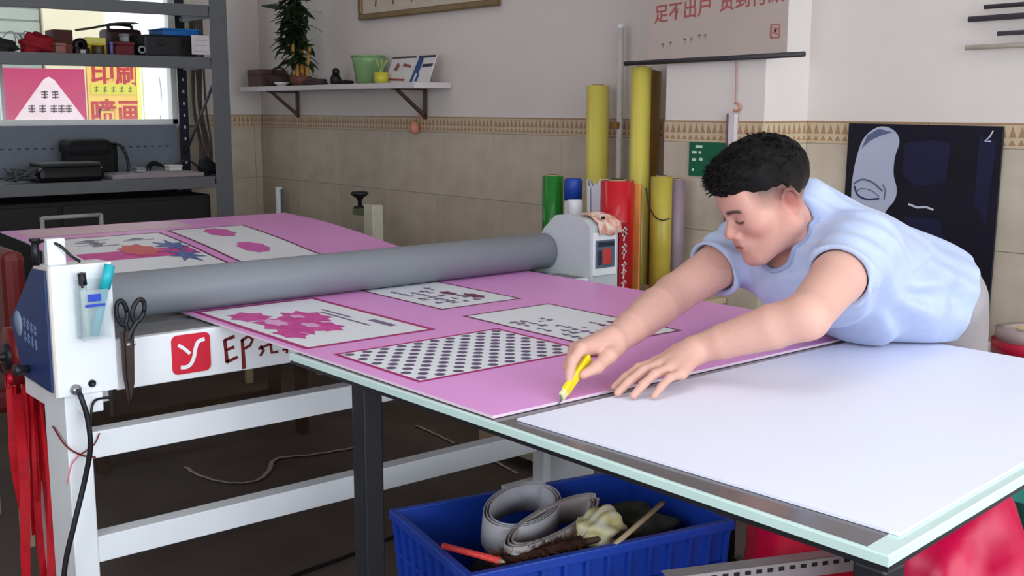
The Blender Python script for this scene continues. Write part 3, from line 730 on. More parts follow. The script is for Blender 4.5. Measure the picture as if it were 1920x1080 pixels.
t = thing('black_tool_case', 'long black tool case under the blue box on the upper steel shelf', 'tool case', (2.43, 5.85, Z1))
obj('body', MB().bbox((2.29, 5.74, Z1), (2.575, 5.96, Z1+.115), .012), dkc, t)
obj('latch', MB().bbox((2.36, 5.733, Z1+.06), (2.39, 5.74, Z1+.09), .002), blk, t)
obj('latch', MB().bbox((2.48, 5.733, Z1+.06), (2.51, 5.74, Z1+.09), .002), blk, t)
obj('ring', MB().lathe([(.012, -.01), (.02, -.01), (.02, .0), (.012, .0), (.012, -.01)], (2.27, 5.73, Z1+.035), 18, 'Y'), mat('pale_grey_card', (0,0,0)), t)
box_thing('blue_box', 'flat bright blue box on the black tool case', 'box', (2.40, 5.76, Z1+.1155), (2.60, 5.95, Z1+.152), mat('bright_blue_card', (30, 110, 190), .45), mat('bright_blue_lid', (46, 132, 214), .45))
t = thing('thin_rod', 'thin bent metal rod lying across the boxes on the upper steel shelf', 'rod', (2.15, 5.92, Z1+.10))
obj('shaft', MB().tube(bez([(2.0, 5.9, Z1+.13), (2.10, 5.93, Z1+.148), (2.24, 5.98, Z1+.178), (2.34, 6.0, Z1+.185)]), .006, 8), mat('dull_metal', (110, 106, 96), .4, metal=.5), t)
obj('tip', MB().tube([(2.34, 6.0, Z1+.185), (2.37, 6.0, Z1+.186)], [.006, .002], 8), mat('dull_metal', (0,0,0)), t)
# ---- middle shelf
Z2 = ZS[1]
t = thing('black_bag', 'boxy black equipment bag on the middle steel shelf', 'bag', (2.06, 6.0, Z2))
obj('body', MB().bbox((1.945, 5.92, Z2), (2.20, 6.10, Z2+.19), .035), mat('black_nylon', (16, 16, 20), .8, bump=.2), t)
obj('flap', MB().bbox((1.94, 5.905, Z2+.11), (2.16, 6.105, Z2+.20), .03), mat('black_nylon', (0,0,0)), t)
obj('strap', MB().tube(bez([(2.15, 5.93, Z2+.18), (2.20, 5.90, Z2+.16), (2.225, 5.88, Z2+.08), (2.215, 5.87, Z2+.01)]), .008, 8), blk, t)
t = thing('black_printer', 'low black rounded machine on the middle steel shelf', 'machine', (1.87, 5.76, Z2))
obj('body', MB().bbox((1.70, 5.64, Z2), (2.02, 5.88, Z2+.075), .024), mat('gloss_black', (14, 14, 17), .3), t)
obj('top_cover', MB().bbox((1.72, 5.66, Z2+.072), (2.01, 5.87, Z2+.092), .008), mat('soft_black', (34, 36, 38), .5), t)
obj('paper_slot', MB().box((1.74, 5.637, Z2+.03), (1.98, 5.6405, Z2+.036)), blk, t)
mb = MB(); rr = random.Random(14)
for k in range(9):
    P = [(1.56+rr.uniform(0, .14), 5.68+rr.uniform(-.05, .08), Z2+.008+rr.uniform(0, .07)) for _ in range(5)]
    mb.tube(bez(P, 7), .0045, 6)
tag(obj('cable_tangle', mb, mat('grey_cable', (70, 74, 76), .5)), 'tangle of grey cables left of the black machine on the middle shelf', 'cables')
t = thing('flat_panel', 'flat pale panel lying on the middle steel shelf', 'panel', (2.32, 5.80, Z2))
obj('body', MB().bbox((2.06, 5.66, Z2), (2.55, 5.95, Z2+.022), .005), mat('mauve_grey_plastic', (148, 138, 142), .5), t)
obj('rim', MB().bbox((2.09, 5.69, Z2+.0215), (2.52, 5.92, Z2+.026), .002), mat('mauve_grey_plastic', (0,0,0)), t)
box_thing('white_adapter', 'small white power adapter on the flat pale panel', 'adapter', (2.41, 5.78, Z2+.0265), (2.48, 5.85, Z2+.058), mat('offwhite_plastic', (206, 204, 198), .5), lh=.3)
box_thing('grey_adapter', 'small grey metal clip box beside the black bag on the flat panel', 'box', (2.225, 5.76, Z2+.0265), (2.275, 5.82, Z2+.05), mat('dull_silver', (150, 150, 150), .4))
lump('black_pouch', 'small black pouch at the right end of the middle steel shelf', 'pouch', (2.60, 5.74, Z2), (.045, .05, .055), mat('black_nylon', (0,0,0)), 6)
mb = MB()
for k in range(3): mb.tube(bez([(2.30+k*.02, 5.88, Z2+.03), (2.37, 5.90, Z2+.075-.01*k), (2.45, 5.90, Z2+.045), (2.55, 5.88, Z2+.075), (2.62, 5.86, Z2+.03)], 8), .005, 6)
tag(obj('black_cable', mb, blk), 'loose black cables behind the white adapter on the middle shelf', 'cables')
mb = MB()
rr = random.Random(4)
for k in range(6):
    x = 2.70+.014*k; mb.tube(bez([(x, 6.1, 1.83), (x, 6.1, 1.55), (x+rr.uniform(-.02, .02), 6.08, 1.3), (x+.01, 6.06, 1.1), (x-.01, 6.04, .90)], 8), .006, 6)
tag(obj('hanging_cables', mb, mat('brown_cable', (74, 64, 58), .6)), 'brown cables hanging down at the right end of the steel shelving', 'cables')
# ---- lowest visible shelf level
t = thing('dark_cabinet', 'dark cabinet below the middle steel shelf', 'cabinet', (1.8, 5.85, .40))
obj('body', MB().bbox((1.0, 5.66, .401), (2.58, 6.10, .86), .01), mat('near_black', (20, 20, 22), .6), t)
obj('door', MB().bbox((1.02, 5.645, .43), (1.78, 5.66, .84), .004), mat('near_black2', (26, 24, 24), .6), t)
obj('door', MB().bbox((1.80, 5.645, .43), (2.56, 5.66, .84), .004), mat('near_black2', (0,0,0)), t)
t = thing('grey_wire_frame', 'light grey metal frame standing behind the far edge of the pink board', 'frame', (1.6, 4.75, 0))
obj('top_bar', MB().tube([(1.43, 4.75, .870), (1.67, 4.75, .870)], .009, 10), mat('frame_grey', (150, 148, 148), .4), t)
for x in (1.43, 1.67): obj('leg', MB().tube([(x, 4.75, 0), (x, 4.75, .875)], .009, 10), mat('frame_grey', (0,0,0)), t)
obj('lower_bar', MB().tube([(1.43, 4.75, .78), (1.67, 4.75, .78)], .006, 10), mat('frame_grey', (0,0,0)), t)
t = thing('white_pipe', 'short white plastic pipe standing in the tiled corner', 'pipe', (3.1, 5.88, 0))
obj('tube', MB().lathe([(.02, 0), (.02, .86), (.017, .86), (.017, .5)], (3.1, 5.88, 0), 20), white_paint, t)
obj('collar', MB().lathe([(.024, .0), (.024, .04), (.02, .045)], (3.1, 5.88, 0), 20), white_paint, t)
obj('dark_rod', MB().lathe([(.008, 0), (.008, .85)], (3.1, 5.843, 0), 10), steel_g, t)

# ================================================================ wall shelf
t = thing('wall_shelf', 'white wall shelf on dark brackets holding the plant', 'shelf', (3.1, 5.15, 1.36))
obj('board', MB().bbox((2.985, 4.325, 1.405), (3.193, 6.10, 1.432), .003), mat('white_laminate', (212, 204, 206), .5, var=.02), t)
for y in (5.78, 4.52):
    br = obj('bracket', MB().prism([(3.01, 1.405), (3.03, 1.405), (3.185, 1.285), (3.185, 1.265)], 1, y, y+.018), mat('bracket_brown', (78, 58, 52), .5), t)
    obj('wall_arm', MB().box((3.18, y, 1.26), (3.193, y+.018, 1.405)).box((3.0, y, 1.398), (3.19, y+.018, 1.405)), mat('bracket_brown', (0,0,0)), br)
t = thing('coral_ornament', 'coral hanging ornament below the right wall shelf bracket', 'ornament', (3.165, 4.59, 1.17))
obj('pendant', MB().lathe([(0, 1.185), (.02, 1.195), (.027, 1.22), (.015, 1.245), (0, 1.25)], (3.165, 4.59, 0), 16), mat('coral', (206, 140, 112), .6), t)
obj('cord', MB().tube([(3.165, 4.59, 1.245), (3.165, 4.545, 1.29)], .004, 6), mat('coral', (0,0,0)), t)
ZSF = 1.4325
box_thing('photo_box', 'dark mauve box at the left end of the wall shelf', 'box', (3.0, 5.87, ZSF), (3.16, 6.02, ZSF+.095), mat('mauve_brown_card', (92, 62, 62), .7), lh=.3)
t = thing('dark_basket', 'low dark woven basket beside the mauve box on the wall shelf', 'basket', (3.07, 5.74, ZSF))
obj('bowl', MB().lathe([(.06, 0), (.075, .02), (.08, .06), (.074, .06), (.068, .02), (0, .012)], (3.07, 5.75, ZSF), 24), mat('dark_wicker', (60, 42, 40), .7, bump=.5), t)
obj('handle', MB().tube(bez([(3.07, 5.67, ZSF+.055), (3.05, 5.70, ZSF+.095), (3.05, 5.80, ZSF+.095), (3.07, 5.83, ZSF+.055)]), .006, 8), mat('dark_wicker', (0,0,0)), t)
t = thing('white_saucer', 'small white saucer in front of the dark basket on the wall shelf', 'saucer', (3.02, 5.655, ZSF))
obj('dish', MB().lathe([(.02, 0), (.035, .012), (.042, .018), (.033, .013), (0, .006)], (3.02, 5.655, ZSF), 20), white_paint, t)
obj('rim', MB().lathe([(.041, .017), (.044, .019), (.041, .021), (.039, .018)], (3.02, 5.655, ZSF), 20), white_paint, t)
# leafy bamboo plant
t = thing('bamboo_plant', 'tall leafy lucky bamboo plant in a small pot on the wall shelf', 'plant', (3.03, 5.46, ZSF))
obj('pot', MB().lathe([(.04, 0), (.055, .02), (.058, .05), (.052, .05), (.048, .02), (0, .015)], (3.03, 5.46, ZSF), 24), mat('terracotta_dark', (104, 62, 52), .6), t)
stem_m = mat('bamboo_stem', (196, 150, 66), .45, scale=20, rgb2=(150, 110, 50)); leaf_m = mat('dark_leaf', (30, 46, 24), .45, var=.3, scale=12, objrand=.35)
rr = random.Random(11)
stems = []
for k in range(7):
    a = k*.9; x, y = 3.03+.03*math.cos(a), 5.46+.035*math.sin(a)
    h = rr.uniform(.13, .2); x1, y1 = x+rr.uniform(-.02, .02), y+rr.uniform(-.05, .05)
    P = bez([(x, y, ZSF+.03), (x+(x1-x)*.4, y+(y1-y)*.4, ZSF+.09), (x1, y1, ZSF+h+.03)], 8)
    obj('stem', MB().tube(P, [.009+.0012*(1 if i % 5 == 0 else 0) for i in range(len(P))], 10), stem_m, t); stems.append(P[-1])
    if k in (2, 5): obj('ribbon', MB().tube([(x, y, ZSF+.05), (x, y, ZSF+.066)], .011, 10), mat('faded_red', (146, 78, 74), .7), t)
# one leaf mesh, copied
mb = MB(); n = 7; L = .13; vs = []
for i in range(n+1):
    s = i/n; w = .0105*math.sin(math.pi*min(1, s*.93+.06))**.8; zc = -.045*s*s
    vs += [(L*s, -w, zc+.003), (L*s, 0, zc), (L*s, w, zc+.003)]
mb.add(vs, [q for i in range(n) for q in ((3*i, 3*i+1, 3*i+4, 3*i+3), (3*i+1, 3*i+2, 3*i+5, 3*i+4))], True)
leaf0 = None
for k in range(230):
    zc = ZSF+rr.uniform(.13, .56); yc = 5.46+rr.gauss(0, .032)+ (.05 if zc > 1.75 and k % 2 else 0); xc = 3.02+rr.gauss(0, .018)
    if leaf0 is None: ob = leaf0 = obj('leaf', mb, leaf_m, t, local=True)
    else: ob = leaf0.copy(); COL.objects.link(ob); ob.parent = t
    ob.location = Vector((xc, yc, zc))-wloc(t)
    az = rr.choice((R(95), R(-95), R(180)))+rr.gauss(0, .35)
    ob.rotation_euler = (rr.gauss(0, .4), rr.gauss(.1, .4), az); s = rr.uniform(.65, 1.1); ob.scale = (s, s*1.3, s)
for k in range(5):
    x, y = 3.03+rr.uniform(-.02, .02), 5.46+rr.uniform(-.05, .05)
    obj('stem', MB().tube(bez([stems[k], (x, y, ZSF+.32), (x+.005, y+rr.uniform(-.02, .02), ZSF+.55)], 8), .006, 8), mat('green_stem', (56, 70, 36), .5), t)
t = thing('black_figurine', 'tiny black animal figurine on the wall shelf beside the plant', 'figurine', (3.05, 5.13, ZSF))
obj('body', MB().lathe([(.02, 0), (.028, .008), (.03, .03), (.02, .05), (0, .058)], (3.05, 5.13, ZSF), 18), blk, t)
obj('head', MB().lathe([(0, .045), (.017, .052), (.02, .068), (.012, .082), (0, .085)], (3.045, 5.118, ZSF), 16), blk, t)
lump('dark_stones', 'small dark stones at the foot of the plant on the wall shelf', 'stones', (3.03, 5.29, ZSF), (.05, .06, .02), mat('dark_stone', (66, 50, 52), .7), 8)
lump('dark_tray', 'low dark tray in front of the green pot on the wall shelf', 'tray', (3.02, 5.0, ZSF), (.03, .08, .012), mat('near_black', (0,0,0)), 12)
t = thing('green_glass_pot', 'pale green glass pot on the wall shelf', 'pot', (3.09, 4.88, ZSF))
obj('bowl', MB().lathe([(.05, 0), (.062, .006), (.078, .11), (.084, .135), (.080, .135), (.072, .10), (.056, .012), (0, .01)], (3.09, 4.88, ZSF), 32), mat('green_glass', (128, 164, 112), .2, var=.08), t)
obj('rim', MB().lathe([(.080, .131), (.087, .133), (.087, .140), (.080, .140), (.080, .131)], (3.09, 4.88, ZSF), 32), mat('green_glass', (0,0,0)), t)
t = thing('yellow_cup', 'small yellow cup with leaf sprig beside the green glass pot', 'cup', (3.03, 4.68, ZSF))
obj('cup', MB().lathe([(.026, 0), (.034, .005), (.036, .05), (.032, .05), (.028, .01), (0, .01)], (3.03, 4.67, ZSF), 20), mat('yellow_glaze', (196, 188, 60), .35), t)
for k in range(6):
    a = k*1.05; obj('sprig', MB().tube(bez([(3.03, 4.67, ZSF+.04), (3.03+.012*math.cos(a), 4.67+.015*math.sin(a), ZSF+.08), (3.03+.03*math.cos(a), 4.67+.04*math.sin(a), ZSF+.11)], 5), [.004]*5+[.006]*5+[.001], 6), mat('sprig_green', (150, 176, 110), .6), t)
def card(name, label, y0, y1, z1, faces):
    t = thing(name, label, 'card', (3.09, (y0+y1)/2, ZSF))
    # leaning against the wall, front faces -X
    lean = .05
    def q(y, s, d): return (3.07+lean*s-d, y, ZSF+.001+s*z1)
    mb = MB(); a = [q(y0, 0, 0), q(y1, 0, 0), q(y1, 1, 0), q(y0, 1, 0)]; b = [(x+.006, y, z) for x, y, z in a]
    mb.add(a+b, ((0,1,2,3),(7,6,5,4),(0,4,5,1),(1,5,6,2),(2,6,7,3),(3,7,4,0)))
    obj('card', mb, mat('card_white', (214, 208, 210), .5), t)
    for m, polys in faces:
        mb = MB()
        for P in polys: mb.poly([q(y1+(y0-y1)*u, v, .0012) for u, v in P])
        obj('print', mb, m, t)
    return t
card('photo_card', 'white printed photo card with red dots leaning on the wall shelf', 4.495, 4.70, .125, ((mat('dark_line', (70, 60, 64), .5), [[(0, .93), (1, .93), (1, 1), (0, 1)]]), (mat('soft_red', (150, 80, 84), .5), [[(.2, .5), (.35, .45), (.42, .65), (.3, .8)], [(.55, .62), (.9, .55), (.9, .66), (.56, .74)], [(.1, .1), (.8, .06), (.8, .14), (.1, .18)]])))
card('blue_card', 'blue and white printed card at the right end of the wall shelf', 4.335, 4.49, .125, ((mat('navy_line', (40, 52, 84), .5), [[(.1, .9), (1, .92), (1, 1), (.12, 1)], [(.42, .55), (.95, .58), (.97, .68), (.44, .68)]]), (mat('photo_blue', (40, 76, 128), .5), [[(0, 0), (.14, 0), (.28, .9), (.12, .95)], [(.16, .35), (.36, .3), (.4, .9), (.24, .9)], [(.25, .05), (.38, .03), (.42, .3), (.3, .3)]])))

# ================================================================ things on and along the right wall
gold = mat('dull_gold_frame', (120, 96, 58), .4, metal=.25, var=.15)
t = thing('framed_picture', 'framed picture with narrow gold moulding high on the wall', 'picture', (3.18, 4.5, 1.74))
y0, y1, z0, z1 = 3.95, 5.09, 1.758, 2.32
mb = MB().bbox((3.165, y0, z0), (3.192, y1, z0+.03), .005).bbox((3.165, y0, z1-.03), (3.192, y1, z1), .005).bbox((3.165, y0, z0+.03), (3.192, y0+.03, z1-.03), .005).bbox((3.165, y1-.03, z0+.03), (3.192, y1, z1-.03), .005)
obj('moulding', mb, gold, t)
obj('mount', MB().box((3.178, y0+.03, z0+.03), (3.186, y1-.03, z1-.03)), mat('picture_paper', (196, 184, 168), .6), t)
for k in range(6): obj('brushstroke', stroke_mb(bez([(-.42+.16*k, .02), (-.40+.16*k, .10), (-.37+.16*k, .22)], 4), .012, (3.178, 4.52, 1.80), (0, -1, 0), (0, 0, 1)), mat('ink_grey', (110, 96, 92), .7), t)

# ---- rolls of film standing in the nook by the pillar
yel = mat('yellow_film', (206, 190, 84), .28, var=.06, scale=3, coat=.3); amber = mat('amber_film', (150, 110, 42), .3, var=.12, scale=4, coat=.3)
core_m = mat('paper_core', (176, 150, 112), .8)
def film_roll(label, x, y, r, z0, z1, m, lean=(0, 0), name='upright_roll', corem=None, group='film rolls standing by the pillar'):
    t = thing(name, label, 'roll', (x, y, z0), group)
    P0 = Vector((x, y, z0)); P1 = Vector((x+lean[0], y+lean[1], z1)); d = (P1-P0).normalized()
    obj('film', MB().tube([P0, P1], r, 32), m, t)
    e = r*.55
    obj('core', MB().tube([P0+d*.002, P1+d*.004], [e, e], 20), corem or core_m, t)
    obj('core_bore', MB().tube([P1+d*.0035, P1+d*.0048], e*.8, 18), mat('bore_dark', (50, 40, 32), .9), t)
    return t
film_roll('tall yellow film roll left of the white pole', 3.05, 3.18, .0445, 0, 1.40, yel)
t = thing('curtain_pole', 'tall thin white pole standing between the yellow rolls', 'pole', (3.12, 3.13, 0))
obj('shaft', MB().tube([(3.12, 3.13, 0), (3.125, 3.135, 1.62)], .0125, 14), mat('off_white_pole', (206, 200, 196), .4), t)
obj('clamp', MB().bbox((3.098, 3.125, 1.235), (3.122, 3.16, 1.262), .004), mat('brass_clip', (150, 110, 60), .4), t)
obj('end_cap', MB().tube([(3.125, 3.135, 1.615), (3.1252, 3.1352, 1.63)], .0135, 14), white_paint, t)
film_roll('tallest yellow film roll under the left end of the scroll rod', 2.99, 2.893, .0370, 0, 1.460, yel)
film_roll('brown amber film roll leaning beside the tiled pillar', 3.083, 2.958, .043, 0, 1.45, amber, (.02, 0))
# low beige cupboard carrying the short rolls
t = thing('low_cupboard', 'low beige cupboard behind the machine carrying short rolls', 'cupboard', (2.76, 2.9, 0))
bei = mat('beige_laminate', (190, 168, 142), .5, var=.04)
obj('body', MB().bbox((2.57, 2.46, .04), (2.94, 3.32, .66), .004), bei, t)
obj('top', MB().bbox((2.555, 2.44, .66), (2.955, 3.34, .68), .003), bei, t)
obj('door', MB().bbox((2.56, 2.48, .06), (2.57, 2.88, .64), .002), bei, t)
obj('door', MB().bbox((2.56, 2.90, .06), (2.57, 3.30, .64), .002), bei, t)
ZK = .6805
film_roll('glossy red film roll beside the machine switch housing', 2.72, 2.735, .057, ZK, 1.072, mat('red_film', (196, 12, 34), .25, coat=.4, var=.05))
t = thing('orange_sheet', 'narrow orange yellow sheet edge standing right of the red roll', 'sheet', (2.77, 2.672, ZK))
obj('sheet', MB().bbox((2.765, 2.672, ZK), (2.772, 2.70, 1.06), .001), mat('orange_card', (236, 170, 92), .5), t)
obj('fold', MB().bbox((2.772, 2.695, ZK), (2.80, 2.70, 1.06), .001), mat('orange_card', (0,0,0)), t)
film_roll('short yellow film roll right of the red roll', 2.80, 2.605, .036, ZK, 1.088, mat('ochre_film', (176, 158, 62), .35, var=.08))
film_roll('slim grey violet film roll right of the short yellow roll', 2.87, 2.60, .027, ZK, 1.075, mat('grey_violet_film', (136, 118, 128), .45))
film_roll('green film roll left of the blue capped can', 2.75, 3.10, .039, ZK, 1.07, mat('green_film', (18, 118, 34), .3, var=.08, coat=.3))
def spray(label, x, y, h, capm, bodym, r=.029):
    t = thing('spray_can', label, 'spray can', (x, y, ZK), 'spray cans on the low cupboard')
    b = obj('can', MB().lathe([(r*.9, 0), (r, .006), (r, h-.09), (r*.8, h-.075), (r*.8, h-.07)], (x, y, ZK), 22), bodym, t)
    obj('cap', MB().lathe([(r*.98, h-.078), (r*.98, h-.006), (r*.85, h), (0, h)], (x, y, ZK), 22), capm, t)
    obj('label_band', MB().lathe([(r+.0006, .05), (r+.0006, h-.13)], (x, y, ZK), 22), mat('can_label', (178, 186, 204), .4), b)
spray('white spray can with blue cap beside the green roll', 2.75, 2.99, .385, mat('blue_cap', (28, 66, 160), .4), mat('can_white', (214, 216, 222), .35), .033)
spray('second shorter white can in front of the blue capped can', 2.70, 2.925, .315, mat('white_cap', (226, 228, 232), .4), mat('can_white', (0,0,0)), .027)
t = thing('plastic_roll', 'loose roll of white plastic film standing left of the red roll', 'roll', (2.77, 2.86, ZK))
mb = MB(); P = []
n = 70
for i in range(n+1):
    a = i/n*5*math.pi; r = .012+.024*i/n; P.append((2.77+r*math.cos(a), 2.875+r*math.sin(a)))
vs = []
for i, (x, y) in enumerate(P): vs += [(x, y, ZK), (x+(x-2.77)*.25, y+(y-2.875)*.25, ZK+.375+.012*math.sin(i*.7))]
mb.add(vs, [(2*i, 2*i+1, 2*i+3, 2*i+2) for i in range(n)], True)
ob = obj('film', mb, mat('milky_film', (214, 214, 226), .4), t); md = ob.modifiers.new('thick', 'SOLIDIFY'); md.thickness = .001
obj('tie', MB().lathe([(.040, .12), (.0415, .125), (.0415, .14), (.040, .145)], (2.77, 2.875, ZK), 20), mat('milky_tie', (190, 190, 204), .5), t)
t = thing('hanging_wire', 'thin black wire hanging in a curve in front of the short yellow roll', 'cable', (2.75, 2.6, .9))
obj('cable', MB().tube(bez([(2.755, 2.635, 1.05), (2.752, 2.615, .99), (2.752, 2.585, .955), (2.765, 2.56, .945)]), .0025, 6), blk, t)
obj('hook', MB().tube([(2.765, 2.56, .945), (2.80, 2.566, .95)], .002, 6), blk, t)
# bright label and cloth on top of the far housing
t = thing('patterned_rag', 'small white and orange patterned rag draped on the far grey housing', 'rag', (2.45, 2.54, .96))
mb = MB(); n = 10; vs = []
for i in range(n+1):
    for j in range(n+1):
        u, v = i/n, j/n; x = 2.40+.098*u; y = 2.488+.09*v
        z = float(np.interp(y, [2.488, 2.497, 2.53, 2.61], [.925, .962, .981, .993]))+.004*math.sin(9*u+3*v)
        vs.append((x, y-(.003 if v < .12 else 0), z+.003))
mb.add(vs, [(i*(n+1)+j, (i+1)*(n+1)+j, (i+1)*(n+1)+j+1, i*(n+1)+j+1) for i in range(n) for j in range(n)], True)
ob = obj('cloth', mb, mat('rag_print', (236, 226, 214), .8, scale=45, rgb2=(214, 120, 92)), t); md = ob.modifiers.new('thick', 'SOLIDIFY'); md.thickness = .002
obj('dark_spot', MB().bbox((2.425, 2.500, .9745), (2.437, 2.508, .984), .002), blk, t)
t = thing('red_carton', 'red printed carton with white characters standing in front of the red roll', 'carton', (2.58, 2.63, ZK))
obj('box', MB().bbox((2.60, 2.60, ZK), (2.645, 2.66, .94), .002), mat('carton_red', (160, 14, 30), .4), t)
mb = MB()
for k, (yy, zz) in enumerate(((2.65, .90), (2.63, .915), (2.645, .86), (2.625, .84), (2.645, .80), (2.625, .775), (2.64, .74), (2.625, .71))):
    stroke_mb([(-.012, .004), (.012, .008)], .006, (2.5998, yy, zz), (0, -1, 0), (0, 0, 1), mb=mb); stroke_mb([(-.002, -.016), (.002, .016)], .006, (2.5998, yy, zz), (0, -1, 0), (0, 0, 1), mb=mb)
    stroke_mb([(-.010, .004), (.012, .008)], .006, (2.62, 2.5998, zz), (1, 0, 0), (0, 0, 1), mb=mb); stroke_mb([(-.002, -.016), (.004, .016)], .006, (2.62, 2.5998, zz), (1, 0, 0), (0, 0, 1), mb=mb)
obj('lettering', mb, mat('carton_white_ink', (226, 206, 206), .5), t)

# ---- hanging scroll with rod, cord, green notice
t = thing('hanging_scroll', 'grey beige hanging scroll with red lettering and dark bottom rod', 'scroll', (2.945, 2.52, 1.47))
sc_ = obj('cloth', MB().box((2.944, 2.222, 1.478), (2.947, 2.815, 2.25)), mat('scroll_cloth', (178, 164, 156), .8, var=.03, scale=5), t)
obj('rod', MB().tube([(2.944, 2.93, 1.473), (2.944, 2.155, 1.480)], .0085, 12), mat('rod_dark', (52, 48, 54), .45), t)
obj('rod', MB().tube([(2.944, 2.93, 2.25), (2.944, 2.155, 2.25)], .0085, 12), mat('rod_dark', (0,0,0)), t)
rink = mat('scroll_red_ink', (158, 84, 84), .7)
obj('lettering', text_mb('足不出户', .066, (2.9435, 2.79, 1.612), (0, -1, .06), (0, 0, 1), .0008, .001), rink, sc_)
obj('lettering', text_mb('货到付款', .066, (2.9435, 2.50, 1.634), (0, -1, .06), (0, 0, 1), .0008, .001), rink, sc_)
mb = MB()
for a, b in (((2.282, 1.532), (2.262, 1.585)), ((2.25, 1.532), (2.232, 1.585))): pass
frm = [(-.016, -.02), (.016, -.02), (.016, .02), (-.016, .02), (-.016, -.02)]
stroke_mb(frm, .007, (2.9438, 2.268, 1.555), (0, -1, 0), (0, 0, 1), mb=mb); stroke_mb([(-.008, -.006), (.008, .008)], .007, (2.9438, 2.268, 1.555), (0, -1, 0), (0, 0, 1), mb=mb); stroke_mb([(.006, -.012), (-.004, .012)], .006, (2.9438, 2.268, 1.555), (0, -1, 0), (0, 0, 1), mb=mb)
obj('seal_mark', mb, mat('seal_red', (160, 104, 92), .7), sc_)
mb = MB()
for k, (dy, dz) in enumerate(((0, 0), (-.035, .004), (-.10, .012), (-.13, .013), (-.165, .022), (-.19, .022))):
    stroke_mb([(-.007, .003), (.007, .005)], .004, (2.9438, 2.745+dy, 1.53+dz), (0, -1, 0), (0, 0, 1), mb=mb); stroke_mb([(0, -.009), (0, .009)], .004, (2.9438, 2.745+dy, 1.53+dz), (0, -1, 0), (0, 0, 1), mb=mb)
obj('small_lettering', mb, mat('scroll_grey_ink', (146, 134, 132), .7), sc_)
t = thing('pull_cord', 'thin red cord with a hook and white conduit below the scroll', 'cord', (2.955, 2.43, 1.2))
obj('cord', MB().tube(bez([(2.955, 2.43, 1.466), (2.955, 2.428, 1.40), (2.956, 2.43, 1.33)]), .0022, 6), mat('cord_red', (170, 120, 112), .6), t)
obj('hook', MB().tube(bez([(2.955, 2.43, 1.333), (2.953, 2.415, 1.328), (2.953, 2.408, 1.315), (2.955, 2.42, 1.305), (2.957, 2.435, 1.308)]), .004, 8), mat('hook_copper', (190, 128, 98), .4), t)
obj('conduit', MB().bbox((2.945, 2.42, .9), (2.9625, 2.448, 1.298), .002), mat('conduit_white', (206, 196, 200), .5), t)
obj('conduit_shade_strip', MB().box((2.945, 2.449, .9), (2.9625, 2.455, 1.298)), mat('conduit_shadow', (108, 84, 84), .6), t)  # dark strip painted as the shadow beside the conduit
t = thing('green_notice', 'dark green notice plate with white marks on the pillar tiles', 'notice', (2.96, 2.55, 1.08))
gp = obj('plate', MB().bbox((2.955, 2.46, 1.085), (2.9625, 2.625, 1.20), .001), mat('notice_green', (10, 92, 62), .45), t)
mb = MB()
for (yy, zz, w) in ((2.60, 1.165, .02), (2.575, 1.165, .012), (2.60, 1.14, .016), (2.57, 1.142, .014), (2.605, 1.105, .008), (2.58, 1.185, .03)):
    mb.box((2.9542, yy-w/2, zz-.004), (2.955, yy+w/2, zz+.005))
obj('lettering', mb, mat('notice_white', (196, 220, 206), .5), gp)

# ---- black poster with the half lit face
t = thing('face_poster', 'large black poster of a half lit white face leaning on the tiled wall', 'poster', (3.18, 1.89, .60))
def pw(x, y, d=0.): return (3.1765-d, 2.141-(x-1600)*.001783, 1.269-(y-230)*.001747)
PB = [(1600, 231), (1889, 233), (1884, 620), (1594, 620)]
mb = MB(); a = [pw(*q) for q in PB]; b = [(x+.008, y, z) for x, y, z in a]
mb.add(a+b, ((0,3,2,1),(4,5,6,7),(0,1,5,4),(1,2,6,5),(2,3,7,6),(3,0,4,7)))
pbd = obj('board', mb, mat('poster_black', (14, 13, 22), .32, scale=5, rgb2=(20, 20, 38)), t)
def ppoly(pts, m, name, d):
    mb = MB(); P = [pw(x, y, d) for x, y in pts]; mb.poly(P[::-1]); return obj(name, mb, m, pbd)
f_l = mat('poster_face', (172, 178, 200), .4, var=.05, scale=8); f_d = mat('poster_face_shade', (92, 100, 130), .4); f_n = mat('poster_navy', (24, 26, 56), .35, scale=6)
ppoly([tuple(q) for q in bez([(1612, 340), (1618, 300), (1630, 262), (1650, 242), (1672, 236), (1694, 244), (1704, 262), (1697, 290), (1696, 320), (1704, 348), (1700, 368), (1686, 386), (1676, 412), (1662, 424), (1640, 420), (1622, 400), (1613, 372), (1612, 340)], 5)][:-1], f_l, 'lit_face', .0008)
ppoly([(1628, 278), (1640, 252), (1662, 240), (1690, 246), (1668, 252), (1646, 262)], f_d, 'hair_shade', .0012)
mb = MB()
def pst(pts, w, m, name, d=.0012):
    o = MB(); stroke_mb([(( x-1600)*.001783, -(y-230)*.001747) for x, y in pts], w, (3.1765-d, 2.141, 1.269), (0, -1, 0), (0, 0, 1), d=.0005, mb=o); return obj(name, o, m, pbd)
pst(bez([(1616, 342), (1634, 333), (1656, 338), (1676, 352)], 5), .006, f_d, 'brow_line')
pst(bez([(1618, 346), (1626, 362), (1646, 369), (1670, 366)], 5), .006, mat('poster_ink', (46, 56, 96), .4), 'eyelid_line')
pst(bez([(1622, 358), (1632, 350), (1652, 352), (1670, 362)], 5), .003, f_d, 'crease_line')
pst([(1680, 368), (1682, 350), (1676, 340)], .004, f_d, 'nose_line')
ppoly([(1715, 265), (1760, 258), (1800, 262), (1795, 330), (1740, 340), (1712, 318)], f_n, 'dark_cheek', .0006)
ppoly([(1722, 395), (1790, 395), (1808, 470), (1742, 480), (1726, 440)], f_n, 'dark_jaw', .0006)
ppoly([(1850, 250), (1880, 255), (1870, 400), (1848, 360)], f_n, 'dark_edge', .0006)
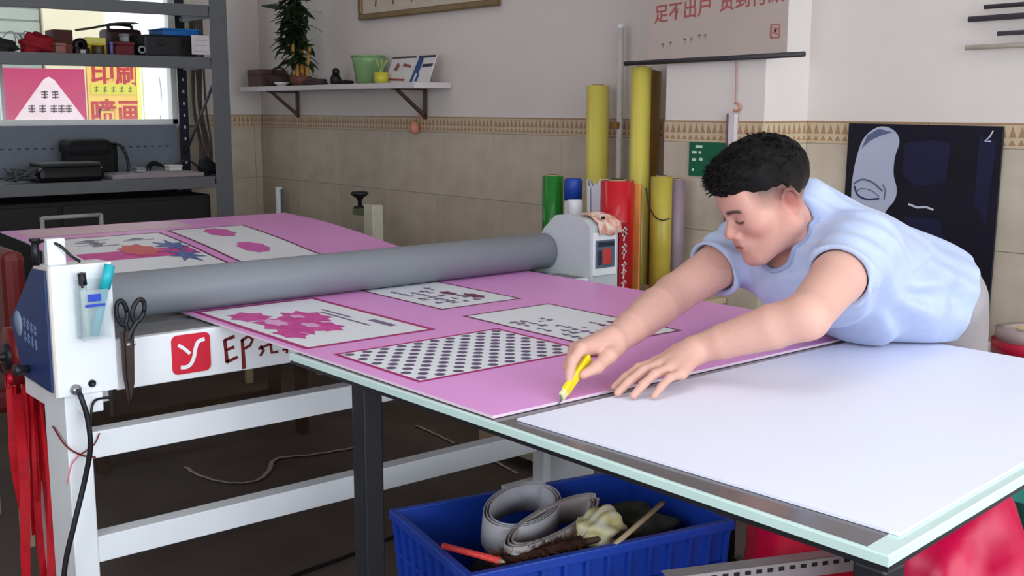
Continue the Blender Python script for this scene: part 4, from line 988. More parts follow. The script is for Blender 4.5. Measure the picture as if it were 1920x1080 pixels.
pst([(1728, 372), (1745, 377), (1762, 375), (1776, 379)], .006, mat('poster_white', (196, 200, 214), .4), 'closed_eye')
ppoly([(1668, 424), (1690, 428), (1704, 440), (1696, 448), (1680, 440)], mat('poster_white', (0,0,0)), 'lip_light', .001)
pst([(1873, 240), (1868, 250), (1860, 258), (1870, 258)], .004, mat('poster_white', (0,0,0)), 'corner_mark')
# ---- rods stored on the wall, top right
for i, (lab, ya, z, r, c) in enumerate((('uppermost dark rod fixed on the right wall', 1.70, 1.603, .0065, (62, 60, 70)), ('second dark rod from the top on the right wall', 1.745, 1.571, .0085, (66, 64, 74)), ('short dark rod above the cream rod on the right wall', 1.655, 1.526, .0065, (80, 78, 92)), ('cream rod lowest of the rods on the right wall', 1.75, 1.490, .0075, (206, 200, 186)))):
    t = thing('wall_rod', lab, 'rod', (3.16, 1.4, z), 'rods on the right wall')
    m = mat('rod_%d' % i, c, .5)
    obj('shaft', MB().tube([(3.165, ya, z), (3.165, .9, z+.006)], r, 12), m, t)
    for y in (1.2, 1.55): obj('wall_clip', MB().box((3.165, y, z-.004), (3.2, y+.012, z+.004)), m, t)
# ---- side cabinet and tape tins by the right wall
t = thing('side_cabinet', 'low pale cabinet against the right wall behind the person', 'cabinet', (2.95, 1.1, 0))
obj('body', MB().bbox((2.78, .72, .04), (3.17, 1.50, .655), .004), bei, t)
obj('top', MB().bbox((2.73, .70, .655), (3.18, 1.52, .675), .003), mat('pale_worktop', (206, 206, 208), .5), t)
obj('door', MB().bbox((2.772, .74, .06), (2.78, 1.10, .64), .002), bei, t); obj('door', MB().bbox((2.772, 1.12, .06), (2.78, 1.48, .64), .002), bei, t)
def ring(name, label, c, r0, r1, h, m):
    t = thing(name, label, 'tape roll', c)
    obj('tape', MB().lathe([(r0+.003, 0), (r1, 0), (r1, h), (r0+.003, h), (r0+.003, 0)], c, 40), m, t)
    obj('core', MB().lathe([(r0, 0), (r0+.003, 0), (r0+.003, h), (r0, h), (r0, 0)], c, 32), core_m, t)
ring('yellow_tape_roll', 'yellowish tape roll lowest in the stack on the side cabinet', (2.84, 1.335, .6755), .04, .098, .016, mat('kraft_tape', (206, 184, 120), .4))
ring('red_tape_roll', 'wide red tape roll in the middle of the stack on the side cabinet', (2.84, 1.335, .692), .04, .10, .034, mat('red_tape', (176, 16, 52), .35))
ring('clear_tape_roll', 'clear tape roll on top of the red tape roll', (2.84, 1.335, .7265), .04, .092, .03, mat('clear_tape', (190, 170, 170), .2, alpha=.75))

# ================================================================ under the table
blue_p = mat('blue_crate_plastic', (28, 66, 170), .4, var=.06, scale=5)
CR = thing('blue_crate', 'large ribbed blue plastic crate under the cutting table', 'crate', (1.73, 1.915, 0))
CM = Matrix.Translation((1.7275, 1.915, 0)) @ Matrix.Rotation(math.atan2(-.14, .66), 4, 'Z')
LX, LY, CH = .337, .21, .35
def cbox(mb, lo, hi): return mb.box(lo, hi, CM)
mb = MB(); cbox(mb, (-LX+.03, -LY+.03, .005), (LX-.03, LY-.03, .012)); obj('base', mb, blue_p, CR)
def wall(a, b, nx):
    # slightly flared wall between corner a and b
    mb = MB(); (ax, ay), (bx, by) = a, b
    k = .92; th = .006
    inn = (-nx[0]*th, -nx[1]*th)
    vs = [(ax*k, ay*k, .005), (bx*k, by*k, .005), (bx, by, CH), (ax, ay, CH)]
    vs += [(x+inn[0], y+inn[1], z) for x, y, z in vs]
    mb.add([CM @ Vector(v) for v in vs], ((0,1,2,3),(7,6,5,4),(0,4,5,1),(1,5,6,2),(2,6,7,3),(3,7,4,0)))
    return mb
sides = (((-LX, -LY), (LX, -LY), (0, -1)), ((LX, -LY), (LX, LY), (1, 0)), ((LX, LY), (-LX, LY), (0, 1)), ((-LX, LY), (-LX, -LY), (-1, 0)))
for a, b, nx in sides:
    wl = obj('crate_wall', wall(a, b, nx), blue_p, CR)
    L = math.hypot(b[0]-a[0], b[1]-a[1]); n = int(L/.052)
    for i in range(n+1):
        s = i/n; x = a[0]+(b[0]-a[0])*s; y = a[1]+(b[1]-a[1])*s; tx, ty = (b[0]-a[0])/L*.004, (b[1]-a[1])/L*.004
        z0_, z1_ = .005, CH-.02; k0 = .92; k1 = .995; ox, oy = nx[0]*.012, nx[1]*.012
        vs = []
        for (k, z) in ((k0, z0_), (k1, z1_)):
            vs += [(x*k-tx, y*k-ty, z), (x*k+tx, y*k+ty, z), (x*k+tx+ox, y*k+ty+oy, z), (x*k-tx+ox, y*k-ty+oy, z)]
        mb = MB(); mb.add([CM @ Vector(v) for v in vs], ((0,3,2,1),(4,5,6,7),(0,1,5,4),(1,2,6,5),(2,3,7,6),(3,0,4,7)))
        obj('rib', mb, blue_p, wl)
    mb = MB(); zz = .245; k = .975
    vs = [(a[0]*k, a[1]*k, zz), (b[0]*k, b[1]*k, zz), (b[0]*k+nx[0]*.01, b[1]*k+nx[1]*.01, zz), (a[0]*k+nx[0]*.01, a[1]*k+nx[1]*.01, zz)]
    vs += [(x, y, z+.008) for x, y, z in vs]
    mb.add([CM @ Vector(v) for v in vs], ((0,3,2,1),(4,5,6,7),(0,1,5,4),(1,2,6,5),(2,3,7,6),(3,0,4,7))); obj('rib', mb, blue_p, wl)
mb = MB(); e = .014
for lo, hi in (((-LX-e, -LY-e, CH-.02), (LX+e, -LY+.004, CH+.004)), ((-LX-e, LY-.004, CH-.02), (LX+e, LY+e, CH+.004)), ((-LX-e, -LY+.004, CH-.02), (-LX+.004, LY-.004, CH+.004)), ((LX-.004, -LY+.004, CH-.02), (LX+e, LY-.004, CH+.004))): mb.bbox(lo, hi, .003, CM)
obj('rim', mb, blue_p, CR)
def coil(label, cx, cy, z, rx, ry, rot, w, m, turns=3, tilt=0.2, name='foam_strip_coil'):
    mb = MB(); n = 60*turns; vs = []; M = Matrix.Translation((cx, cy, z)) @ Matrix.Rotation(rot, 4, 'Z') @ Matrix.Rotation(tilt, 4, 'X')
    for i in range(n+1):
        a = 2*math.pi*i/60; k = 1-.07*i/60
        x, y = rx*k*math.cos(a), ry*k*math.sin(a)
        vs += [M @ Vector((x, y, 0)), M @ Vector((x, y, w))]
    mb.add(vs, [(2*i, 2*i+2, 2*i+3, 2*i+1) for i in range(n)], True)
    t = thing(name, label, 'strip coil', (cx, cy, z))
    ob = obj('strip', mb, m, t); md = ob.modifiers.new('thick', 'SOLIDIFY'); md.thickness = .002
    obj('end_tab', MB().bbox((rx*.9, -.02, 0), (rx*.9+.002, .02, w), .0005, M), m, t)
    return t
stw = mat('grey_white_strip', (190, 188, 196), .5); stw2 = mat('beige_white_strip', (178, 168, 166), .5)
lump('dark_filling', 'dark heap of scraps filling the blue crate', 'scraps', (1.70, 1.915, .02), (.24, .15, .16), mat('dark_scrap', (42, 38, 38), .8, bump=.4), 21)
coil('larger coil of whitish plastic strip in the blue crate', 1.66, 1.98, .31, .165, .085, R(30), .07, stw, 3, .10)
coil('flatter beige coil of plastic strip in front of the white coil', 1.665, 1.875, .31, .205, .055, R(18), .062, stw2, 3, .12)
t = thing('feather_duster', 'brown bristly feather duster in the front of the blue crate', 'duster', (1.56, 1.75, .28))
mb = MB(); rr = random.Random(8)
for i in range(420):
    u = rr.uniform(0, 1); c = Vector((1.46+.19*u, 1.815-.045*u, .345)); a = rr.uniform(0, 2*math.pi); el = rr.uniform(-.2, 1.3)
    d = Vector((math.cos(a)*math.cos(el), math.sin(a)*math.cos(el), math.sin(el))); L = rr.uniform(.025, .055); s = d.orthogonal().normalized()*.0028
    mb.add([c-s, c+s, c+d*L+Vector((0, 0, -.004))], ((0,1,2),)); 
o = obj('bristles', mb, mat('brown_bristle', (92, 52, 34), .8, var=.35, scale=60), t); o['kind'] = 'stuff'
obj('core', MB().tube([(1.45, 1.817, .341), (1.66, 1.767, .345)], [.012, .018], 10), mat('bristle_core', (60, 34, 24), .8), t)
obj('handle', MB().tube([(1.66, 1.767, .345), (1.82, 1.74, .345)], .008, 8), wood_d, t)
lump('crumpled_paper', 'crumpled yellow and white paper in the blue crate', 'paper', (1.74, 1.79, .315), (.065, .045, .05), mat('crumpled_yellow', (196, 178, 96), .7, scale=30, rgb2=(206, 204, 190)), 17)
lump('dark_cloth', 'dark cloth at the right end of the blue crate', 'cloth', (1.89, 1.83, .27), (.085, .10, .055), mat('dark_olive_cloth', (44, 46, 38), .9, bump=.3), 19)
t = thing('wooden_stick', 'pale wooden stick lying across the contents of the blue crate', 'stick', (1.8, 1.74, .34))
obj('shaft', MB().tube([(1.70, 1.70, .352), (1.92, 1.765, .378)], .006, 8), beige_w, t); obj('tip', MB().tube([(1.92, 1.765, .378), (1.935, 1.769, .380)], [.006, .003], 8), wood_d, t)
t = thing('red_pencil', 'red striped pencil lying on the rim of the blue crate', 'pencil', (1.4, 1.82, .355))
obj('barrel', MB().tube([(1.385, 1.92, .362), (1.43, 1.775, .362)], .0075, 8), mat('pencil_red', (214, 26, 30), .45, scale=160, rgb2=(224, 90, 84)), t); obj('tip', MB().tube([(1.43, 1.775, .362), (1.434, 1.762, .362)], [.0065, .001], 8), beige_w, t)
# red plastic bags, perforated bar, odds and ends
redbag = mat('red_plastic_bag', (204, 12, 52), .35, var=.1, scale=6, bump=.25, bscale=14)
lump('red_bag', 'large red plastic bag on the floor beside the blue crate', 'bag', (2.155, 1.48, 0), (.16, .17, .36), redbag, 33, .45)
lump('red_bag', 'crimson plastic bag on the floor under the near table corner', 'bag', (1.99, 1.04, 0), (.20, .17, .37), mat('crimson_plastic_bag', (196, 10, 66), .35, var=.1, scale=6, bump=.25, bscale=14), 37, .45)
t = thing('perforated_bar', 'light grey perforated steel angle bar leaning under the table', 'steel bar', (1.87, 1.42, .3))
BM = Matrix.Translation((1.66, 1.505, .352)) @ Matrix.Rotation(math.atan2(-.15, .32), 4, 'Z') @ Matrix.Rotation(R(-1), 4, 'Y')
mb = MB().box((0, -.002, -.04), (.47, 0, .0), BM).box((0, -.002, -.002), (.47, .035, 0), BM)
br_ = obj('angle', mb, mat('galvanised', (176, 170, 172), .45, metal=.2), t)
for k in range(17): obj('slot', MB().bbox((.02+k*.026, -.0035, -.017), (.033+k*.026, -.0018, -.008), .0005, BM), mat('slot_dark', (36, 30, 32), .8), br_)
obj('upright', MB().box((.44, -.004, -.36), (.47, -.002, .0), BM).box((0, -.004, -.355), (.03, -.002, 0), BM), mat('galvanised', (0,0,0)), br_)
t = thing('teal_basin', 'teal plastic basin on a stool under the right table end', 'basin', (2.34, 1.06, 0))
obj('basin', MB().lathe([(.07, .43), (.11, .51), (.118, .512), (.112, .51), (.072, .436), (0, .436)], (2.34, 1.06, 0), 32), mat('teal_basin', (40, 140, 130), .4), t)
obj('stool_top', MB().lathe([(.10, .40), (.11, .405), (.11, .425), (.10, .429)], (2.34, 1.06, 0), 24), mat('brown_stool', (150, 116, 92), .6), t)
for k in range(3):
    a = k*2.1+.4; obj('stool_leg', MB().tube([(2.34+.06*math.cos(a), 1.06+.06*math.sin(a), .40), (2.34+.09*math.cos(a), 1.06+.09*math.sin(a), 0)], .012, 8), mat('brown_stool', (0,0,0)), t)
# offcut strips and cable on the floor
offc = mat('offcut_white', (190, 178, 168), .6)
def floor_strip(label, P, w):
    mb = MB(); Q = bez([(x, y, 0) for x, y in P], 8); vs = []
    for i, p in enumerate(Q):
        tdir = (Q[min(i+1, len(Q)-1)]-Q[max(0, i-1)]).normalized(); nn = Vector((-tdir.y, tdir.x, 0))*w/2; z = .003+.003*abs(math.sin(i*.8))
        vs += [p+nn+Vector((0, 0, z)), p-nn+Vector((0, 0, z+.002))]
    mb.add(vs, [(2*i, 2*i+1, 2*i+3, 2*i+2) for i in range(len(Q)-1)], True)
    o = obj('offcut_strip', mb, offc); md = o.modifiers.new('thick', 'SOLIDIFY'); md.thickness = .0015
    return tag(o, label, 'offcut', 'white offcuts on the floor')
floor_strip('long wavy white offcut strip on the floor behind the machine legs', [(1.615, 3.86), (1.614, 3.73), (1.66, 3.59), (1.743, 3.55), (1.83, 3.62), (1.92, 3.73), (2.05, 3.69), (2.199, 3.665), (2.3, 3.66)], .018)
floor_strip('short straight white offcut on the floor left of the blue crate', [(2.585, 3.77), (2.575, 3.62), (2.558, 3.46)], .016)
floor_strip('small white offcut on the floor nearest the blue crate rim', [(2.545, 3.22), (2.53, 3.12), (2.515, 3.02)], .016)
tag(obj('floor_cable', MB().tube(bez([(1.30, 2.69, .006), (1.46, 2.726, .006), (1.64, 2.75, .006), (1.9, 2.8, .006), (2.2, 2.75, .006)]), .006, 8), blk), 'black cable lying across the floor under the machine', 'cable')

# ================================================================ the person leaning over the table
class SDF:
    def __init__(s, lo, hi, h):
        s.lo = np.array(lo, float); s.h = h
        s.n = np.ceil((np.array(hi)-s.lo)/h).astype(int)+1
        s.D = np.full(s.n, 1., np.float32)
        s.ax = [(s.lo[i]+h*np.arange(s.n[i])).astype(np.float32) for i in range(3)]
    def sub(s, lo, hi):
        a = np.clip(np.floor((np.array(lo)-s.lo)/s.h).astype(int), 0, s.n); b = np.clip(np.ceil((np.array(hi)-s.lo)/s.h).astype(int)+1, 0, s.n)
        if np.any(b <= a): return None
        sl = tuple(slice(a[i], b[i]) for i in range(3))
        return sl, s.ax[0][sl[0]][:, None, None], s.ax[1][sl[1]][None, :, None], s.ax[2][sl[2]][None, None, :]
    def put(s, fn, lo, hi, k, op='u'):
        q = s.sub(np.array(lo)-k-.012, np.array(hi)+k+.012)
        if q is None: return
        sl, X, Y, Z = q; d = fn(X, Y, Z).astype(np.float32); a = s.D[sl]
        if op == 'u':
            hh = np.maximum(k-np.abs(a-d), 0)/k; s.D[sl] = np.minimum(a, d)-hh*hh*k*.25
        else:
            d = -d; hh = np.maximum(k-np.abs(a-d), 0)/k; s.D[sl] = np.maximum(a, d)+hh*hh*k*.25
    def cap(s, a, b, ra, rb, k=.02, op='u'):
        a = np.array(a, float); b = np.array(b, float); ba = b-a; L2 = float(ba@ba)+1e-12; r = max(ra, rb)
        def fn(X, Y, Z):
            px, py, pz = X-a[0], Y-a[1], Z-a[2]
            t = np.clip((px*ba[0]+py*ba[1]+pz*ba[2])/L2, 0, 1)
            return np.sqrt((px-t*ba[0])**2+(py-t*ba[1])**2+(pz-t*ba[2])**2)-(ra+(rb-ra)*t)
        s.put(fn, np.minimum(a, b)-r, np.maximum(a, b)+r, k, op)
    def ell(s, c, r, M=np.eye(3), k=.02, op='u', disp=None):
        c = np.array(c, float); r = np.array(r, float); M = np.array(M, float)
        ext = np.sqrt(((M*r)**2).sum(1))
        def fn(X, Y, Z):
            px, py, pz = X-c[0], Y-c[1], Z-c[2]
            u = [(px*M[0, i]+py*M[1, i]+pz*M[2, i])/r[i] for i in range(3)]
            k0 = np.sqrt(u[0]**2+u[1]**2+u[2]**2); k1 = np.sqrt((u[0]/r[0])**2+(u[1]/r[1])**2+(u[2]/r[2])**2)+1e-9
            return k0*(k0-1)/k1
        s.put(fn, c-ext, c+ext, k, op)
    def chain(s, P, rr, k=.006):
        for i in range(len(P)-1): s.cap(P[i], P[i+1], rr[i], rr[i+1], k)
    def mesh(s):
        D = s.D; S_ = D < 0; n = np.array(D.shape)-1
        cnt = np.zeros(n, np.uint8)
        for dx in (0, 1):
            for dy in (0, 1):
                for dz in (0, 1): cnt += S_[dx:dx+n[0], dy:dy+n[1], dz:dz+n[2]]
        act = (cnt > 0) & (cnt < 8); ijk = np.argwhere(act); idx = np.full(n, -1, np.int32); idx[act] = np.arange(len(ijk))
        cor = [(x, y, z) for x in (0, 1) for y in (0, 1) for z in (0, 1)]
        val = [D[ijk[:, 0]+c[0], ijk[:, 1]+c[1], ijk[:, 2]+c[2]] for c in cor]
        acc = np.zeros((len(ijk), 3)); w = np.zeros(len(ijk))
        for i in range(8):
            for j in range(i+1, 8):
                if sum(abs(cor[i][k]-cor[j][k]) for k in range(3)) != 1: continue
                m = (val[i] < 0) != (val[j] < 0); t = val[i][m]/(val[i][m]-val[j][m])
                p = np.array(cor[i])[None]+(np.array(cor[j])-np.array(cor[i]))[None]*t[:, None]
                acc[m] += p; w[m] += 1
        V = s.lo+s.h*(ijk+acc/w[:, None])
        Q = []
        for ax in range(3):
            sl0 = [slice(1, -1)]*3; sl1 = [slice(1, -1)]*3; sl0[ax] = slice(0, -1); sl1[ax] = slice(1, None)
            ch = S_[tuple(sl0)] != S_[tuple(sl1)]; e = np.argwhere(ch); off = np.ones(3, int); off[ax] = 0; e = e+off
            i, j, k = e.T
            if ax == 0: q = np.stack([idx[i, j-1, k-1], idx[i, j, k-1], idx[i, j, k], idx[i, j-1, k]], 1)
            elif ax == 1: q = np.stack([idx[i-1, j, k-1], idx[i-1, j, k], idx[i, j, k], idx[i, j, k-1]], 1)
            else: q = np.stack([idx[i-1, j-1, k], idx[i, j-1, k], idx[i, j, k], idx[i-1, j, k]], 1)
            fl = ~S_[i, j, k]; q[fl] = q[fl][:, ::-1]; Q.append(q)
        return V, np.concatenate(Q)
def relax(V, Q, it=2, lam=.5):
    E = np.concatenate([Q[:, [0, 1]], Q[:, [1, 2]], Q[:, [2, 3]], Q[:, [3, 0]]]); n = len(V)
    deg = np.bincount(E[:, 0], minlength=n)+np.bincount(E[:, 1], minlength=n)
    for _ in range(it):
        A = np.stack([np.bincount(E[:, 0], V[E[:, 1], k], n)+np.bincount(E[:, 1], V[E[:, 0], k], n) for k in range(3)], 1)/np.maximum(deg, 1)[:, None]
        V = V+(A-V)*lam
    return V
def np_obj(name, V, Q, m, parent, col=None):
    me = bpy.data.meshes.new(name); off = np.array(wloc(parent)); V = V-off
    me.vertices.add(len(V)); me.vertices.foreach_set('co', V.astype(np.float32).ravel())
    me.loops.add(Q.size); me.loops.foreach_set('vertex_index', Q.astype(np.int32).ravel())
    me.polygons.add(len(Q)); me.polygons.foreach_set('loop_start', np.arange(0, Q.size, 4, dtype=np.int32)); me.polygons.foreach_set('loop_total', np.full(len(Q), 4, np.int32))
    me.polygons.foreach_set('use_smooth', np.ones(len(Q), bool))
    me.update(calc_edges=True); me.validate()
    if col is not None:
        at = me.attributes.new('Col', 'FLOAT_COLOR', 'POINT'); at.data.foreach_set('color', np.concatenate([col, np.ones((len(col), 1))], 1).astype(np.float32).ravel())
    me.materials.append(m)
    o = bpy.data.objects.new(name, me); COL.objects.link(o); o.parent = parent
    return o

HS = .92
HO = np.array((1.866, 1.446, 1.129))
HM = np.array([[-.431, -.800, -.417], [-.901, .400, .164], [-.035, -.447, .894]])
hw = lambda l: HO+HM@(np.array(l, float)*HS)
PER = thing('person', 'person in light blue t-shirt leaning across the table cutting the pink board', 'person', (2.5, 1.4, 0))

# joints
NB = np.array((2.03, 1.43, 1.055))
SL = np.array((1.965, 1.285, 1.035)); SR = np.array((2.03, 1.585, 1.03))
EL = np.array((1.685, 1.205, .945)); WL = np.array((1.597, 1.386, .866))
ER = np.array((1.765, 1.60, .925)); WR = np.array((1.478, 1.488, .882))
SPD = np.array((2.46-2.03, -.05, -.20)); SPD /= np.linalg.norm(SPD)            # neck to pelvis
WID = np.array((.12, 1., 0)); WID -= SPD*(WID@SPD); WID /= np.linalg.norm(WID)
THK = np.cross(SPD, WID); THK = THK if THK[2] > 0 else -THK
TM = np.stack([SPD, WID, THK], 1)
def torso(g, gr, k=.06):
    g.ell((2.10, 1.43, .985), (.165+gr, .178+gr, .112+gr), TM, k)
    g.ell((2.225, 1.405, .935), (.175+gr, .155+gr, .108+gr), TM, k)
    g.ell((2.345, 1.385, .892), (.128+gr, .168+gr, .115+gr), TM, k)
    g.cap(NB-(0, 0, .02), SL, .052+gr, .055+gr, k); g.cap(NB-(0, 0, .02), SR, .052+gr, .055+gr, k)
    g.ell((1.99, 1.43, .975), (.09+gr, .15+gr, .075+gr), TM, k)
B = SDF((1.24, 1.03, .796), (2.66, 1.74, 1.30), .0025)
torso(B, 0.)
# neck
B.cap(hw((0, -.03, -.05)), NB+np.array((.03, 0, 0)), .052, .062, .03)
B.cap(hw((.03, .0, -.06)), NB+np.array((-.02, -.05, -.04)), .024, .03, .03)
# upper arms
for Sh, E, Wr in ((SL, EL, WL), (SR, ER, WR)):
    d = (E-Sh); B.cap(Sh, Sh+d*.45, .056, .051, .03); B.cap(Sh+d*.45, E, .051, .042, .012)
    f = Wr-E; B.cap(E, E+f*.3, .041, .0415, .014); B.cap(E+f*.3, E+f*.75, .0425, .033, .004); B.cap(E+f*.75, Wr, .033, .0265, .004)
# head
def he(c, r, k=.02, op='u', rot=None):
    M = HM if rot is None else HM@rot
    B.ell(hw(c), np.array(r)*HS, M, k, op)
def hc(a, b, ra, rb, k=.012, op='u'): B.cap(hw(a), hw(b), ra*HS, rb*HS, k, op)
he((0, -.018, .046), (.0765, .097, .083), .02)
he((0, .028, .02), (.070, .066, .075), .03)
he((0, .030, -.035), (.058, .058, .080), .03)
for s in (1, -1):
    hc((s*.060, -.010, -.045), (s*.026, .068, -.098), .022, .020, .03)
    hc((s*.064, -.010, -.01), (s*.060, -.010, -.05), .018, .02, .025)
    he((s*.046, .054, -.016), (.026, .026, .022), .025)
    hc((s*.012, .083, .024), (s*.048, .066, .026), .0105, .010, .018)
he((0, .078, -.102), (.022, .018, .017), .02)
he((0, .062, .055), (.052, .028, .03), .03)
for s in (1, -1):
    he((s*.033, .099, .002), (.019, .014, .0125), .012, 's')
    he((s*.032, .0765, .001), (.0165, .0135, .0125), .006)
hc((0, .086, .012), (0, .106, -.024), .0085, .0095, .010)
he((0, .106, -.030), (.0125, .0115, .0105), .008)
for s in (1, -1): he((s*.0145, .096, -.034), (.0085, .011, .008), .006)
he((0, .082, -.060), (.030, .020, .020), .02)
he((0, .0965, -.0575), (.021, .0085, .0055), .006); he((0, .0945, -.0685), (.0185, .0085, .0065), .006)
hc((-.022, .103, -.063), (.022, .103, -.063), .0022, .0022, .004, 's')
for s in (1, -1):
    a = R(24)*s; rot = np.array([[math.cos(a), -math.sin(a), 0], [math.sin(a), math.cos(a), 0], [0, 0, 1]])
    he((s*.083, -.016, -.001), (.009, .021, .033), .006, rot=rot)
    he((s*.092, -.012, .003), (.007, .0135, .022), .003, 's', rot)
    ep = [(s*.086, -.002, -.018), (s*.089, .002, .0), (s*.091, .001, .018), (s*.094, -.012, .032), (s*.096, -.027, .028), (s*.097, -.034, .010), (s*.094, -.032, -.010), (s*.088, -.022, -.026)]
    for q0, q1 in zip(ep[2:], ep[3:]): hc(q0, q1, .0042, .0042, .003)
    he((s*.078, -.004, -.030), (.007, .009, .010), .005)
# left hand, flat on the sheets
tips = [(1.412, 1.420, .8150), (1.392, 1.391, .8140), (1.402, 1.362, .8130), (1.430, 1.338, .8125)]
mcp = [(1.518, 1.417, .846), (1.506, 1.393, .850), (1.504, 1.369, .847), (1.510, 1.347, .839)]
for i, (m, t_) in enumerate(zip(mcp, tips)):
    m = np.array(m); t_ = np.array(t_); r = (.0088, .0090, .0086, .0078)[i]
    B.cap(WL+(m-WL)*.12, m, .019, .0125, .016)
    p1 = m+(t_-m)*.42+np.array((0, 0, .010)); p2 = m+(t_-m)*.74+np.array((0, 0, .0065))
    B.chain([m, p1, p2, t_], [r+.0012, r, r-.0006, r-.0016], .004)
B.chain([WL+np.array((-.03, .02, -.006)), (1.538, 1.437, .836), (1.505, 1.446, .823), (1.478, 1.446, .8165)], [.018, .0125, .0105, .0085], .008)
# right hand, closed on the knife
KA, KB = np.array((1.290, 1.4335, .809)), np.array((1.395, 1.468, .868))
mr = [(1.368, 1.462, .886), (1.374, 1.482, .882), (1.386, 1.500, .874), (1.402, 1.515, .866)]
for i, m in enumerate(mr): B.cap(WR+(np.array(m)-WR)*.12, m, .020, .0125, .016)
B.chain([mr[0], (1.343, 1.4585, .868), (1.332, 1.4525, .850), (1.325, 1.447, .837)], [.0108, .0098, .009, .0075], .004)
B.chain([mr[1], (1.350, 1.477, .854), (1.364, 1.462, .838), (1.380, 1.458, .838)], [.0105, .0098, .009, .008], .004)
B.chain([mr[2], (1.366, 1.496, .848), (1.382, 1.480, .834), (1.397, 1.472, .838)], [.0102, .0095, .0088, .008], .004)
B.chain([mr[3], (1.386, 1.512, .845), (1.400, 1.497, .833), (1.413, 1.488, .838)], [.0095, .0088, .008, .0072], .004)
B.chain([WR+np.array((-.012, -.014, -.008)), (1.428, 1.452, .866), (1.388, 1.441, .852), (1.356, 1.4435, .8425)], [.020, .0148, .0112, .0085], .008)
V, Q = B.mesh(); del B
V = relax(V, Q, 2, .4)
# skin colour with darker and redder places on the head
L = ((V-HO)@HM)/HS; x, y, z = np.abs(L[:, 0]), L[:, 1], L[:, 2]
skin = np.array(lin((211, 164, 149))); col = np.tile(skin, (len(V), 1))
def blend(mask, c):
    global col
    mask = np.clip(mask, 0, 1)[:, None]; col = col*(1-mask)+np.array(lin(c))*mask
near = np.linalg.norm(L, axis=1) < .20
g = lambda d2, s: np.exp(-d2/(s*s))
hm = near*1.0
blend(.45*hm*(y > -.2), (200, 144, 132)); blend(.4*hm*g((x-.048)**2+(y-.06)**2+(z+.025)**2, .03), (206, 128, 112))
blend(.45*hm*g((x)**2+(y-.11)**2+(z+.03)**2, .018), (200, 122, 108))
blend(.75*hm*(g((z+.0575)**2/.45+(y-.1)**2*.5+np.maximum(x-.016, 0)**2*6, .008)), (176, 92, 86))
blend(.75*hm*(g((z+.0685)**2/.5+(y-.098)**2*.5+np.maximum(x-.014, 0)**2*6, .008)), (182, 98, 92))
blend(.9*hm*g((z+.063)**2*3+(y-.098)**2*.4+np.maximum(x-.02, 0)**2*8, .005), (110, 52, 50))  # shade painted into the groove between the lips
bz = .0215+.004*np.sin((x-.014)/.04*math.pi*.9)
blend(.92*hm*(y > .04)*np.clip(1.4-np.abs(z-bz)/.0056, 0, 1)*np.clip((x-.011)/.004, 0, 1)*np.clip((.056-x)/.006, 0, 1), (34, 24, 22))
lz = -.0045+.0035*((x-.032)/.018)**2
blend(.95*hm*(y > .055)*np.clip(1.5-np.abs(z-lz)/.0034, 0, 1)*np.clip((x-.016)/.003, 0, 1)*np.clip((.052-x)/.004, 0, 1), (26, 16, 16))
blend(.35*hm*(y > .055)*g((x-.032)**2+(z-.004)**2*2, .014), (150, 96, 84))
fade = np.clip((z+.016-np.clip((y+.0)*.5, -.03, .05))/.055, 0, 1)*np.clip((.066-y)/.03, 0, 1)
blend(.88*hm*fade*(z > -.06)*(L[:, 1] < .06), (34, 28, 27))
blend(.5*hm*g((x-.088)**2+(y+.016)**2+(z)**2*.4, .024), (206, 116, 104)); blend(.6*hm*g((x-.084)**2*2+(y+.010)**2*1.5+(z-.004)**2*.6, .010), (136, 60, 52))  # reddish ear, with shade painted into its hollow
skm = vcol_mat('skin', .5, .12, .04, 220)
body = np_obj('body', V, Q, skm, PER, col)

# ---- hair
hd = SDF((-.11, -.14, -.08), (.11, .13, .175), .0022)
hd.ell((0, -.020, .054), (.0815, .103, .086), k=.02)
hd.ell((0, .012, .088), (.072, .088, .060), k=.03)
hd.ell((0, .062, .088), (.062, .036, .034), k=.03)
X, Y, Z = hd.ax[0][:, None, None], hd.ax[1][None, :, None], hd.ax[2][None, None, :]
zl = np.interp(hd.ax[1], [-.14, -.07, -.045, -.02, .02, .045, .06, .13], [-.05, -.047, -.006, .036, .042, .054, .064, .067]).astype(np.float32)[None, :, None]
ax_ = np.abs(X)
wav = .0016*np.sin(ax_*120+Y*55+2*np.sin(Z*40))*np.sin(Y*90-X*30+1.)+.0016*np.sin(X*210+Y*35)+.0008*np.sin(Y*160+Z*120+X*40)
jag = .004*np.sin(X*170+1)+.003*np.sin(X*330)+.0015*np.sin(Y*260)
hd.D = np.maximum(hd.D+wav, (zl+jag-Z)*.8).astype(np.float32)
